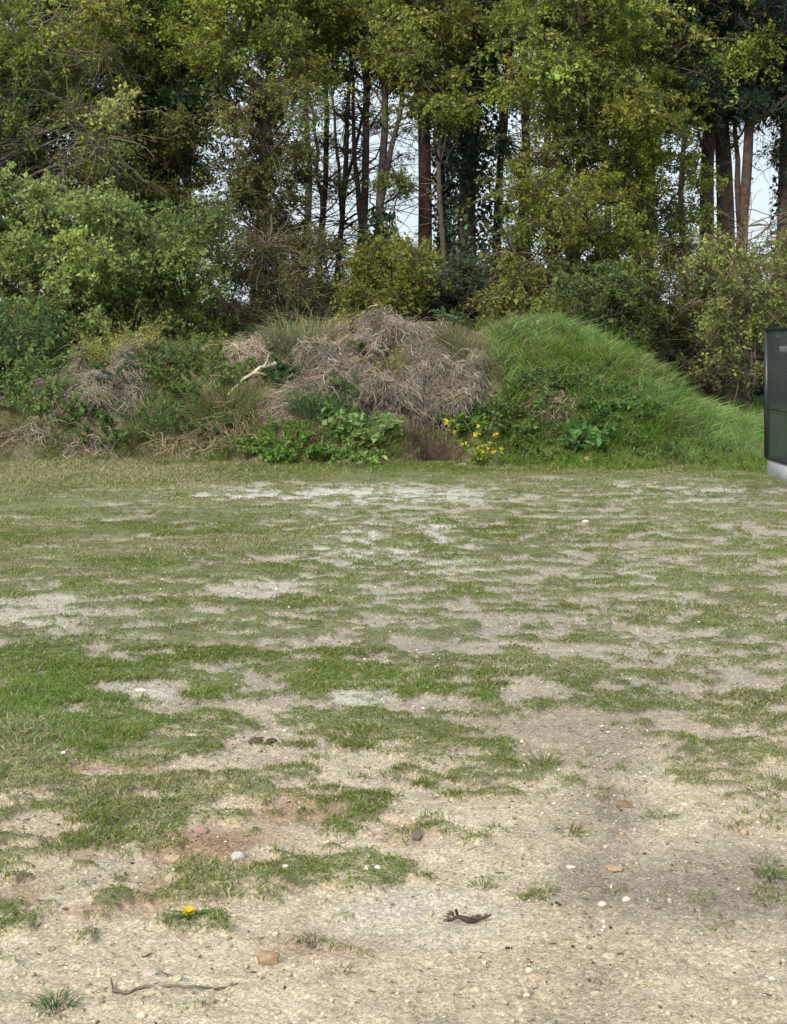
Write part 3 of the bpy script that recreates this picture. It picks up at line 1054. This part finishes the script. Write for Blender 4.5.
tree('oak_tree', 'slender oak with foliage arching over the gap left of the tall pine', 'tree', 345, 35, (382, 13), .13,
     [(275, -90, 430, 75, 44, .75, 850, .085, OAK)], forks=((.35, 350, 9),), bare=60)
tree('slim_tree', 'dark slim tree with ivied foot and thin branches in the sky gap', 'tree', 371, 34, (402, 12), .14,
     [(360, -60, 425, 60, 10, .7, 600, .085, OAK), (360, 165, 405, 190, 3, .35, 200, .08, OLIVE)], ivy=(.04, .38, .30, 2200), forks=((.45, 425, 10),), bare=60)
tree('slim_tree', 'slim straight tree left of the sky gap with small leaf sprays', 'tree', 318, 37, (322, 12), .11,
     [(300, -40, 350, 80, 8, .6, 500, .08, OLIVE), (262, 180, 350, 295, 17, .5, 260, .07, OAKB)], forks=((.4, 300, 9),), bare=90)
tree('slim_tree', 'thin dark trunk leaning right across the sky gap left of the tall bare pine', 'tree', 326, 38, (372, 12), .10,
     [(330, -40, 400, 70, 8, .6, 500, .08, OAK), (295, 105, 420, 215, 11, .55, 90, .06, OAK)], forks=((.4, 325, 10), (.5, 395, 11)), bare=110)
tree('pine_tree', 'tall bare pine trunk beside the widest sky gap', 'tree', 421, 35.5, (436, 16), .21,
     [(350, -420, 520, -150, 26, .9, 700, .11, PINE, True)], barkc=(.082, .06, .048), bare=26)
tree('oak_tree', 'thin oak with bright leaf spray in front of the tall bare pine', 'tree', 447, 33.5, (440, 11), .09,
     [(395, -40, 480, 110, 26, .62, 700, .085, (.24, .265, .05)), (430, 95, 475, 140, 5, .4, 330, .08, OAK)], bare=30)
tree('ivy_clad_tree', 'blackish ivy-wrapped trunk right of the tall bare pine', 'tree', 468, 36, (480, 15), .28,
     [(450, -120, 540, 40, 16, .8, 700, .10, IVY)], ivy=(.02, .8, .42, 9500), forks=((.5, 505, 12),))
tree('ivy_clad_tree', 'narrow ivied trunk squeezed between the bare pine and blackish ivy trunk', 'tree', 446, 37.5, (448, 12), .12,
     [], ivy=(.02, .7, .16, 2600), bare=20)
tree('slim_tree', 'slim leaning tree just right of the blackish ivy trunk', 'tree', 492, 37, (520, 13), .14,
     [(480, -60, 560, 60, 14, .7, 600, .085, OLIVE)], bare=40, forks=((.3, 508, 10),))
tree('slim_tree', 'slim tree leaning right with a sky slit on its left', 'tree', 508, 38.5, (538, 13), .15,
     [(500, -60, 600, 70, 12, .7, 600, .085, OLIVE), (495, 120, 560, 250, 12, .5, 260, .075, OLIVE)], bare=40)
tree('oak_tree', 'broad oak with hanging foliage right of the centre, reaching down to the bright grass', 'tree', 576, 32.5, (570, 13), .17,
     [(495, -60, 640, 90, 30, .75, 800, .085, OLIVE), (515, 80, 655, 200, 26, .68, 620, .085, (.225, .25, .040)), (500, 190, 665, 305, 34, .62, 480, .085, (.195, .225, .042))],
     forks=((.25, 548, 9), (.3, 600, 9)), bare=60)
tree('oak_tree', 'oak left of the paired pines with a dark upper crown', 'tree', 638, 34.5, (640, 13), .16,
     [(560, -90, 770, 70, 40, .8, 850, .085, OAK), (620, 70, 705, 190, 24, .62, 600, .085, OLIVE), (625, 180, 700, 260, 10, .55, 380, .08, OLIVE)], bare=50, forks=((.4, 690, 10),))
tree('pine_tree', 'left trunk of the paired pines near the right edge', 'tree', 706, 36, (712, 15), .22,
     [(660, -60, 730, 110, 20, .75, 900, .11, PINE, True)], barkc=(.085, .060, .048), bare=14)
tree('pine_tree', 'right trunk of the paired pines near the right edge', 'tree', 724, 36.4, (722, 15), .27,
     [(690, -60, 780, 100, 20, .75, 900, .11, PINE, True), (700, 95, 770, 120, 5, .5, 600, .11, PINE, True)], barkc=(.085, .060, .048), bare=10)
tree('pine_tree', 'slanting pine with a fork below its dark needles near the right edge', 'tree', 734, 35, (770, 15), .16,
     [(730, -60, 830, 90, 22, .75, 900, .11, PINE, True), (735, 90, 780, 115, 4, .5, 600, .11, PINE, True)], barkc=(.085, .06, .046), forks=((.30, 741, 8.2),), bare=12)
tree('pine_tree', 'pine trunk at the right edge of the picture with sparse ivy', 'tree', 783, 36.5, (778, 14), .2,
     [(760, -60, 860, 120, 20, .75, 800, .11, PINE, True)], barkc=(.085, .06, .048), ivy=(.1, .6, .12, 900), bare=16)

tree('ivy_clad_tree', 'ivy-darkened tree at the far left behind the grey-twigged oak', 'tree', 35, 36, (45, 13), .24,
     [(-60, -60, 130, 120, 26, .9, 700, .10, IVY), (-40, 100, 120, 240, 24, .8, 560, .10, IVY)], ivy=(.05, .85, .5, 5000))
tree('oak_tree', 'brown-leaved oak between the dark ivy tree and the sliver of sky at left', 'tree', 190, 33, (186, 12), .12,
     [(110, -60, 215, 80, 22, .75, 700, .085, OAK), (120, 90, 205, 230, 26, .62, 520, .08, OAKB)], bare=70, twc=(.14, .11, .08))

# --- shrubs and undergrowth under the trees
tree('hornbeam_hedge', 'large light green shrub behind the left end of the mound', 'shrub', 55, 29, (60, 5.2), .10,
     [(-40, 180, 130, 350, 60, .62, 620, .085, HORN)], twc=(.10, .085, .06))
tree('hornbeam_hedge', 'light green shrub lower on the right of the large left shrub', 'shrub', 160, 29.6, (165, 4.2), .09,
     [(100, 215, 225, 345, 36, .55, 560, .085, (.22, .29, .08))], twc=(.10, .085, .06))
tree('hornbeam_hedge', 'dark green undergrowth shrub at the foot of the left hedge', 'shrub', 40, 27.8, (35, 2.9), .07,
     [(-40, 320, 60, 390, 14, .55, 600, .09, (.11, .17, .055))])
tree('young_maple', 'bright yellow-green shrub rising behind the peak of the brush heap', 'shrub', 386, 30.5, (388, 3.8), .06,
     [(350, 240, 425, 320, 22, .48, 560, .08, (.23, .25, .045))])
tree('thicket_shrub', 'brown twiggy thicket behind the left of the brush heap', 'shrub', 275, 31, (280, 4.4), .07,
     [(220, 225, 340, 335, 17, .55, 260, .065, (.14, .15, .046))], bare=80, twc=(.13, .105, .075))
tree('thicket_shrub', 'dark tangled thicket at the foot of the bare pine and ivy trunks', 'shrub', 455, 32.5, (458, 3.8), .07,
     [(412, 255, 510, 335, 26, .55, 420, .085, (.055, .08, .036))], bare=120, twc=(.10, .08, .06))
tree('thicket_shrub', 'olive green shrub behind the crest of bright grass', 'shrub', 520, 31, (522, 4.2), .07,
     [(485, 262, 560, 335, 17, .5, 480, .085, (.20, .23, .044))], bare=40)
tree('thicket_shrub', 'dark green shrub behind the slope of bright grass', 'shrub', 605, 31.5, (602, 3.6), .07,
     [(555, 270, 650, 360, 26, .52, 560, .085, (.12, .165, .048))], bare=40)
SAP = (.25, .285, .08)
for (px, Yd, tp, hh, x0, x1, y0, lab) in (
        (660, 33.0, 652, 4.6, 630, 690, 250, 'pale leafy sapling where the bright grass slope ends'),
        (697, 34.0, 690, 4.8, 665, 725, 240, 'thin sapling second from the grass slope, under the paired pines'),
        (718, 35.0, 722, 5.0, 700, 750, 235, 'thin sapling standing just left of the rust-stemmed one'),
        (748, 31.5, 742, 4.9, 715, 775, 235, 'rust-stemmed sapling rooted in the grass left of the dark cage'),
        (772, 34.0, 780, 5.2, 750, 815, 230, 'leafy sapling behind the corner post of the dark cage'),
        (812, 33.0, 806, 4.8, 785, 850, 240, 'leafy sapling behind the dark cage at the right edge')):
    tree('sapling', lab, 'sapling', px, Yd, (tp, hh), .024,
         [(x0, y0, x1, 335, 15, .5, 270, .08, SAP), (x0, 330, x1, 380, 4, .4, 130, .08, SAP)], barkc=(.15, .115, .085), bare=30, forks=((.0, tp + 16, hh * .85), (.08, tp - 14, hh * .8), (.15, tp + 4, hh * .9)), twc=(.13, .10, .07), group='young saplings right of the mound')

# --- deeper in the wood: one tree built, then copied
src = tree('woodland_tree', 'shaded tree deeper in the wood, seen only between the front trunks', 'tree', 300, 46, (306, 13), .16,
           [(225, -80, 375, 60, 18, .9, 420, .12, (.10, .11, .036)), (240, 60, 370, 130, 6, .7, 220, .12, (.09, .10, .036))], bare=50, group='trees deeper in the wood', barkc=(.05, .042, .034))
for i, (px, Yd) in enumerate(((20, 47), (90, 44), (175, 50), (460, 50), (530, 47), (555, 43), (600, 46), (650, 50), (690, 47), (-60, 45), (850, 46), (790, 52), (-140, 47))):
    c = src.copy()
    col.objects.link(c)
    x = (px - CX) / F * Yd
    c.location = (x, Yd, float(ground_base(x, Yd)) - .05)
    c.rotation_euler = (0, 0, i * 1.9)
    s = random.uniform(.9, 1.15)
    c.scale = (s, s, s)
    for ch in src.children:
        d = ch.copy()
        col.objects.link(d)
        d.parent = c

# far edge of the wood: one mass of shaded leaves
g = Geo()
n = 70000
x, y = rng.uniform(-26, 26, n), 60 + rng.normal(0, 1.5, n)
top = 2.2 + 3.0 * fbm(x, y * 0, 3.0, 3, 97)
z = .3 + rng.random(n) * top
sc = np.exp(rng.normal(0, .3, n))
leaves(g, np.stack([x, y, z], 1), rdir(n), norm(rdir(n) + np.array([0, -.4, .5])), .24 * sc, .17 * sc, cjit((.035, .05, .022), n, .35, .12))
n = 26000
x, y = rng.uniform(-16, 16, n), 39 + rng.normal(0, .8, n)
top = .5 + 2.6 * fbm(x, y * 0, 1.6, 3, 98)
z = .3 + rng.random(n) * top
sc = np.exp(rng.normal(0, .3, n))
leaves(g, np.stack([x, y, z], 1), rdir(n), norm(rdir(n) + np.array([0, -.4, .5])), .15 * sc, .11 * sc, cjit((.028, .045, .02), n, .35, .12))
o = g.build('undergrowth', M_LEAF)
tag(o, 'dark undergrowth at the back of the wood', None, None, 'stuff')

# ------------------------------------------------------------------ dark cage at the right edge


def boxes(g, lo, hi, C=(.5, .5, .5)):
    (a, b, c), (d, e, f) = lo, hi
    V = [(a, b, c), (d, b, c), (d, e, c), (a, e, c), (a, b, f), (d, b, f), (d, e, f), (a, e, f)]
    g.add(V, C, f4=[(0, 3, 2, 1), (4, 5, 6, 7), (0, 1, 5, 4), (1, 2, 6, 5), (2, 3, 7, 6), (3, 0, 4, 7)])


def plain(name, c, rough, metal=0., nsc=30, amt=.15):
    m, t, b, out = nodes(name)
    tcn = t.nodes.new('ShaderNodeTexCoord')
    n = t.nodes.new('ShaderNodeTexNoise')
    n.inputs['Scale'].default_value = nsc
    n.inputs['Detail'].default_value = 6
    t.links.new(tcn.outputs['Object'], n.inputs['Vector'])
    rp = t.nodes.new('ShaderNodeValToRGB')
    rp.color_ramp.elements[0].position = .3
    rp.color_ramp.elements[1].position = .7
    rp.color_ramp.elements[0].color = (*[v * (1 - amt) for v in c], 1)
    rp.color_ramp.elements[1].color = (*[v * (1 + amt) for v in c], 1)
    t.links.new(n.outputs['Fac'], rp.inputs['Fac'])
    t.links.new(rp.outputs['Color'], b.inputs['Base Color'])
    b.inputs['Roughness'].default_value = rough
    b.inputs['Metallic'].default_value = metal
    return m


M_FRAME = plain('charcoal_paint', (.018, .020, .024), .45)
M_CONC = plain('pale_concrete', (.52, .53, .54), .9, 0, 14, .12)
M_WHITE = plain('white_plate', (.6, .6, .58), .5)
M_MESH, t, b, out = nodes('dark_screen')
b.inputs['Base Color'].default_value = (.10, .112, .112, 1)
b.inputs['Roughness'].default_value = .35
tp_ = t.nodes.new('ShaderNodeBsdfTransparent')
tp_.inputs['Color'].default_value = (.80, .83, .83, 1)
ms = t.nodes.new('ShaderNodeMixShader')
nn = t.nodes.new('ShaderNodeTexNoise')
nn.inputs['Scale'].default_value = 3
mr = t.nodes.new('ShaderNodeMapRange')
mr.inputs['To Min'].default_value = .22
mr.inputs['To Max'].default_value = .34
t.links.new(nn.outputs['Fac'], mr.inputs['Value'])
t.links.new(mr.outputs['Result'], ms.inputs['Fac'])
t.links.new(tp_.outputs['BSDF'], ms.inputs[1])
t.links.new(b.outputs['BSDF'], ms.inputs[2])
t.links.new(ms.outputs['Shader'], out.inputs['Surface'])

cx0, cy1 = 4.66, 18.85
cx1, cy0 = 7.4, 15.6
root = thing('mesh_cage', (cx0, cy1, 0), 'dark framed cage with see-through screens on a pale concrete base at the right edge', 'cage')
L0 = np.array([cx0, cy1, 0])
zb, zt = .235, 1.845
g = Geo()
boxes(g, (cx0 + .03, cy0, -.08), (cx1, cy1 - .03, zb))
g.build('concrete_base', M_CONC, root, loc=L0)
g = Geo()
boxes(g, (cx0 + .01, cy0 - .01, zb + .002), (cx1 + .01, cy1 - .01, zb + .03))
g.build('sill', M_FRAME, root, loc=L0)
for (x, y) in ((cx0, cy1), (cx1, cy1), (cx0, cy0), (cx1, cy0), (cx0, (cy0 + cy1) / 2)):
    g = Geo()
    boxes(g, (x - .005, y - .06, zb + .02), (x + .055, y, zt))
    g.build('post', M_FRAME, root, loc=L0)
for lo, hi in (((cx0, cy0 - .06, zt), (cx0 + .06, cy1 + .002, zt + .03)), ((cx1, cy0 - .06, zt), (cx1 + .06, cy1 + .002, zt + .03)),
               ((cx0 + .062, cy1 - .06, zt), (cx1 - .002, cy1, zt + .03)), ((cx0 + .062, cy0 - .06, zt), (cx1 - .002, cy0, zt + .03))):
    g = Geo()
    boxes(g, lo, hi)
    g.build('top_rail', M_FRAME, root, loc=L0)
for lo, hi in (((cx0 + .022, cy0, zb + .03), (cx0 + .028, cy1 - .062, zt)), ((cx0 + .06, cy1 - .034, zb + .03), (cx1 - .01, cy1 - .028, zt)), ((cx1 + .022, cy0, zb + .03), (cx1 + .028, cy1 - .062, zt))):
    g = Geo()
    boxes(g, lo, hi)
    g.build('screen_panel', M_MESH, root, loc=L0)
for z in (.86,):
    g = Geo()
    boxes(g, (cx0 + .015, cy0, z), (cx0 + .021, cy1 - .062, z + .012))
    g.build('cross_bar', M_FRAME, root, loc=L0)
q = P(786, 349, 18.6)
g = Geo()
boxes(g, (q[0] - .09, 18.55, q[2] - .04), (q[0] + .12, 18.57, q[2] + .035))
g.build('name_plate', M_WHITE, root, loc=L0)

# ------------------------------------------------------------------ stones, clods and litter on the ground
import bmesh
ICO = {}
for s in (1, 2, 3):
    bm = bmesh.new()
    bmesh.ops.create_icosphere(bm, subdivisions=s, radius=1)
    bm.verts.ensure_lookup_table()
    ICO[s] = (np.array([v.co[:] for v in bm.verts]), np.array([[v.index for v in f.verts] for f in bm.faces]))
    bm.free()


def rock_shape(seed, sub=3, facets=9):
    r = np.random.default_rng(seed)
    V, Fc = ICO[sub]
    V = V.copy()
    for _ in range(facets):                       # knock flats off a ball
        n = norm(r.normal(size=3))
        h = r.uniform(.62, .9)
        d = V @ n
        V = V - np.where(d > h, d - h, 0)[:, None] * n * .9
    a, b = r.normal(size=(2, 3)) * 2.5
    V = V * (1 + .10 * np.sin(V @ a * 2 + 1)[:, None] * np.cos(V @ b)[:, None])
    return V * (1 + r.normal(0, .03, (len(V), 1))), Fc


def stone(label, px, py, wpx, hpx, colr, cat='stone', name='stone', deep=.8, group=None, sunk=.42, seed=None):
    x, y = gpt(px, py + hpx * .35)
    s = y / F * .88
    colr = np.asarray(colr) * .82
    V, Fc = rock_shape(seed or int(px * 7 + py), 3)
    V = V * np.array([wpx * s / 2, wpx * s / 2 * deep, hpx * s / 2 * 1.15])
    z = float(gz(np.array([x]), np.array([y]))[0])
    top = V[:, 2].max()
    V = V + np.array([x, y, z + top * (1 - 2 * sunk)])
    n = len(V)
    o = build(name, V, [Fc], M_STONE, None, np.broadcast_to(np.asarray(colr), (n, 3)) * np.exp(rng.normal(0, .05, (n, 1))), loc=(x, y, z))
    tag(o, label, cat, group)


stone('orange-tan stone lying on the sand near the bottom left, the biggest one there', 268, 962, 32, 19, (.36, .24, .145))
stone('flat pale pink stone left of the orange-tan stone', 149, 980, 20, 8, (.52, .42, .36))
stone('small pale yellow stone between the pink stone and the twig', 177, 989, 16, 9, (.50, .45, .30))
stone('small cream stone just above the orange-tan stone', 273, 938, 14, 7, (.58, .50, .36))
stone('long buff stone half sunk in grass above the yellow dandelion', 174, 861, 26, 11, (.42, .30, .19))
stone('chalk white stone in the grass right of the long buff stone', 238, 861, 17, 12, (.50, .47, .42))
stone('reddish tan broken stone beside the rusty moss', 200, 831, 20, 12, (.38, .245, .18))
stone('grey stone at the edge of the grass and sand, middle of the picture', 417, 835, 13, 15, (.17, .145, .12))
stone('brown clod of earth at the head of the wheel rut', 625, 799, 20, 11, (.23, .15, .095), 'clod', 'earth_clod')
stone('thin orange-brown shard lying in the wheel rut', 613, 861, 24, 6, (.40, .28, .17))
stone('small whitish stone in the wheel rut below the orange shard', 602, 900, 12, 6, (.62, .56, .46))
stone('small whitish stone left of the orange shard', 570, 862, 14, 5, (.58, .52, .42))
stone('white pebble beside a tuft right of the orange-tan stone and higher up', 378, 875, 9, 7, (.66, .62, .54))
stone('cream pebble left of the white pebble near the grass tuft', 367, 876, 9, 7, (.58, .50, .38))
stone('grey-brown stone in the grass at the far left', 49, 790, 15, 11, (.27, .22, .17))
stone('white pebble in the lush grass at the far left', 4, 709, 8, 6, (.7, .7, .68))
stone('cream flat stone in the grass left of the dark clods', 192, 737, 16, 8, (.54, .48, .32))
stone('pale flat stone on the bare patch at upper left', 140, 686, 18, 5, (.56, .51, .43))
stone('dark clod of earth on the bare strip, left of its smaller neighbour', 256, 742, 19, 8, (.085, .07, .055), 'clod', 'earth_clod', sunk=.08)
stone('smaller dark clod touching the right side of another clod', 272, 743, 15, 6, (.075, .06, .05), 'clod', 'earth_clod', sunk=.08)
stone('pale bleached stone on the gravel at the right of the field', 586, 523, 9, 4, (.62, .58, .5))
x, y = hit(590, 462)[:2]


def mstone(label, px, py, w_, h_, colr, name='stone'):
    c = hit(px, py)
    V, Fc = rock_shape(int(px + py), 3, 14)
    V = V * np.array([w_ / 2, w_ * .4, h_ / 2]) + c + np.array([0, 0, h_ * .1])
    o = build(name, V, [Fc], M_STONE, None, np.broadcast_to(np.asarray(colr), (len(V), 3)), loc=c)
    tag(o, label, 'stone')


mstone('reddish stone under the broad-leaved dock at the foot of the mound', 590, 461, .22, .13, (.30, .19, .14))
mstone('grey flat stone between the burrow and the yellow flowers', 462, 467, .24, .09, (.40, .37, .31))
mstone('whitish stone on the top of the mound left of the straw grass', 197, 352, .36, .14, (.42, .36, .30))

# gravel: grains and chips
g = Geo()
V0, F0 = ICO[1]
n = 15000
y = np.sqrt(rng.uniform(3.3 ** 2, 12 ** 2, n * 2))
x = rng.uniform(-.36, .36, n * 2) * y
keep = rng.random(n * 2) < (1 - .8 * cover(x, y)) * (.35 + .65 * sstep(.4, .6, fbm(x, y, .5, 3, 101)) + .5 * rut(x, y))
x, y = x[keep], y[keep]
n = len(x)
z = gz(x, y)
r = .0030 * np.exp(rng.normal(0, .5, n))
r = np.minimum(r, .011)
S = r[:, None] * rng.uniform(.6, 1.5, (n, 3)) * [1, 1, .7]
V = V0[None] * S[:, None] * np.exp(rng.normal(0, .15, (n, len(V0), 1))) + np.stack([x, y, z + r * .3], 1)[:, None]
base = np.array([(.42, .345, .25), (.50, .44, .35), (.24, .185, .13), (.36, .26, .17)])[rng.choice(4, n, p=[.44, .22, .28, .06])]
Cc = np.repeat(base * np.exp(rng.normal(0, .18, (n, 1))), len(V0), 0)
f = (F0[None] + (np.arange(n) * len(V0))[:, None, None]).reshape(-1, 3)
g.add(V.reshape(-1, 3), Cc, f3=f)
o = g.build('gravel', M_STONE)
tag(o, 'loose grit and gravel on the sand', None, None, 'stuff')

# litter: dead stalks, bark crumbs
g = Geo()
n = 17000
y = np.sqrt(rng.uniform(3.3 ** 2, 13 ** 2, n))
x = rng.uniform(-.36, .36, n) * y
keep = rng.random(n) < .25 + .75 * sstep(.45, .62, fbm(x, y, .45, 3, 102)) + rut(x, y)
x, y = x[keep], y[keep]
n = len(x)
z = gz(x, y)
a = rng.uniform(0, math.pi, n)
L = .011 * np.exp(rng.normal(0, .5, n))
tt = np.linspace(-.5, .5, 4)
pts = np.stack([x, y, z + .003], 1)[:, None] + np.stack([np.cos(a), np.sin(a), rng.normal(0, .12, n)], 1)[:, None] * (L[:, None] * tt)[..., None] + rng.normal(0, .06, (n, 4, 3)) * L[:, None, None] * [1, 1, .4]
base = np.array([(.12, .085, .055), (.30, .235, .14), (.20, .15, .10), (.065, .05, .038)])[rng.choice(4, n)]
tubes(g, pts, (.0014 * np.exp(rng.normal(0, .5, n)))[:, None] * np.array([[.5, 1, 1, .4]]), base, 3)
o = g.build('leaf_litter', M_DEAD)
tag(o, 'scraps of dead stalk and bark on the sand', None, None, 'stuff')

# twig lying near the bottom left
path = [(112, 1001), (124, 1005), (145, 1002), (170, 1003), (200, 1002), (222, 998), (238, 993)]
q = np.array([[*gpt(a, b), 0] for a, b in path])
q[:, 2] = gz(q[:, 0], q[:, 1]) + .006
g = Geo()
tt = np.linspace(0, 6, 25)
qq = np.stack([np.interp(tt, range(7), q[:, i]) for i in range(3)], 1) + rng.normal(0, .0015, (25, 3))
tubes(g, qq[None], np.interp(tt, [0, 2, 6], [.0055, .004, .002])[None], (.13, .10, .075), 6)
s1 = np.stack([qq[1], qq[1] + [-.012, .02, .010], qq[1] + [-.02, .05, .012]])
tubes(g, s1[None], np.array([[.0035, .0028, .0015]]), (.12, .09, .07), 5)
s1 = np.stack([qq[19], qq[19] + [-.02, -.012, .004], qq[19] + [-.05, -.02, .001]])
tubes(g, s1[None], np.array([[.003, .0025, .0015]]), (.12, .09, .07), 5)
o = g.build('twig', M_BARK, None, smooth=True, loc=qq[0])
tag(o, 'long thin twig lying on the sand at the bottom left', 'twig')

# withered curled leaf stalk on pale sand
x0, y0 = gpt(466, 924)
z0 = float(gz(np.array([x0]), np.array([y0]))[0])
s = y0 / F


def W(dx, dz, dy=0.):
    return np.array([x0 + dx * s, y0 + dy, z0 + dz * s + .004])


root = thing('withered_plant', (x0, y0, z0), 'withered dark scrap of plant curled on the pale sand, lower middle', 'dead plant')
LL = np.array([x0, y0, z0])
g = Geo()
pts = np.array([W(-22, 1, .01), W(-14, 3), W(-8, 6), W(0, 3), W(8, 2), W(14, 4), W(20, 6, -.005), W(25, 9, -.01)])
tubes(g, pts[None], np.array([[.003, .004, .006, .009, .008, .005, .005, .003]]), (.065, .052, .032), 7)
g.build('stalk', M_DEAD, root, smooth=True, loc=LL)
g = Geo()
pts = np.array([W(-8, 5), W(-9, 9), W(-10, 13, -.004)])
tubes(g, pts[None], np.array([[.003, .004, .0045]]), (.04, .035, .025), 6)
g.build('shoot', M_DEAD, root, smooth=True, loc=LL)
g = Geo()
p = np.array([W(-10, 4), W(-12, 2), W(-11, 5), W(2, 4), W(8, 3), W(16, 5), W(-14, 3)])
d = np.array([(-1, .2, .35), (-1, -.3, .0), (-.7, .5, .5), (1, -.6, .1), (.8, .5, .2), (1, -.2, .3), (-1, .6, .1)], float)
lz, wz, cz = [.035, .036, .028, .036, .03, .026, .03], [.014, .010, .013, .015, .012, .010, .012], cjit((.085, .07, .04), 7, .3)
for i in range(7):
    g = Geo()
    leaves(g, p[i:i + 1], d[i:i + 1], np.array([[0, -.4, 1.]]), lz[i:i + 1], wz[i:i + 1], cz[i:i + 1], fold=.25)
    g.build('dry_leaf', M_DEAD, root, loc=LL)

# dandelion
x0, y0 = gpt(189, 929)
z0 = float(gz(np.array([x0]), np.array([y0]))[0])
root = thing('dandelion', (x0, y0, z0), 'single yellow dandelion in the green grass patch at lower left', 'flower')
LL = np.array([x0, y0, z0])
h = .028
g = Geo()
tubes(g, np.array([[[x0, y0, z0], [x0 + .002, y0 - .003, z0 + h * .6], [x0, y0 - .006, z0 + h]]]), np.array([[.002, .0018, .0018]]), (.12, .16, .05), 6)
g.build('stem', M_LEAF, root, loc=LL)
g = Geo()
n = 90
a = rng.uniform(0, 2 * math.pi, n)
up = rng.uniform(.15, 1.2, n)
d = np.stack([np.cos(a), np.sin(a) - .5, up], 1)
leaves(g, np.tile([x0, y0 - .006, z0 + h], (n, 1)), d, np.tile([0, -.3, 1.], (n, 1)), np.full(n, .021), np.full(n, .006), cjit((.80, .60, .02), n, .1, .04), fold=0)
g.build('flower_head', M_LEAF, root, loc=LL)
g = Geo()
n = 12
a = np.arange(n) / n * 6.28
leaves(g, np.tile([x0, y0, z0 + .008], (n, 1)), np.stack([np.cos(a), np.sin(a), np.full(n, .35)], 1), np.tile([0, 0, 1.], (n, 1)), rng.uniform(.05, .08, n), np.full(n, .014), cjit((.10, .17, .045), n))
g.build('leaf', M_LEAF, root, loc=LL)

# lone grass tufts on the bare sand
for (px, py, r, L, n, c, lab) in (
        (56, 1010, .032, .05, 120, (.055, .10, .034), 'small dark green grass tuft alone on the sand at the bottom left corner'),
        (571, 834, .035, .055, 70, (.14, .15, .06), 'thin grass tuft on the sand left of the wheel rut'),
        (481, 886, .022, .05, 40, (.13, .13, .065), 'sparse grass tuft on the sand right of the middle, above the withered scrap'),
        (312, 941, .035, .035, 110, (.12, .115, .06), 'dull grass tuft right of the cream stone and above the orange-tan stone'),
        (660, 816, .05, .04, 90, (.10, .125, .045), 'low green tuft right of the brown clod'),
        (775, 878, .05, .06, 110, (.095, .13, .045), 'green tuft on the damp sand at the right edge'),
        (765, 862, .03, .04, 50, (.10, .12, .05), 'smaller tuft up-left of the green tuft at the right edge'),
        (543, 762, .05, .085, 120, (.13, .14, .05), 'upright spiky tuft at the upper edge of the sand'),
        (340, 972, .03, .03, 50, (.16, .14, .08), 'dead brownish tuft right of the orange-tan stone'),
        (775, 790, .10, .055, 260, (.11, .135, .045), 'broad green tuft at the right edge above the damp sand')):
    tussock('grass_tuft', lab, px, py, r, L, n, c, wdt=.0032, group='lone grass tufts on the sand', out=1.0, dry=.15)
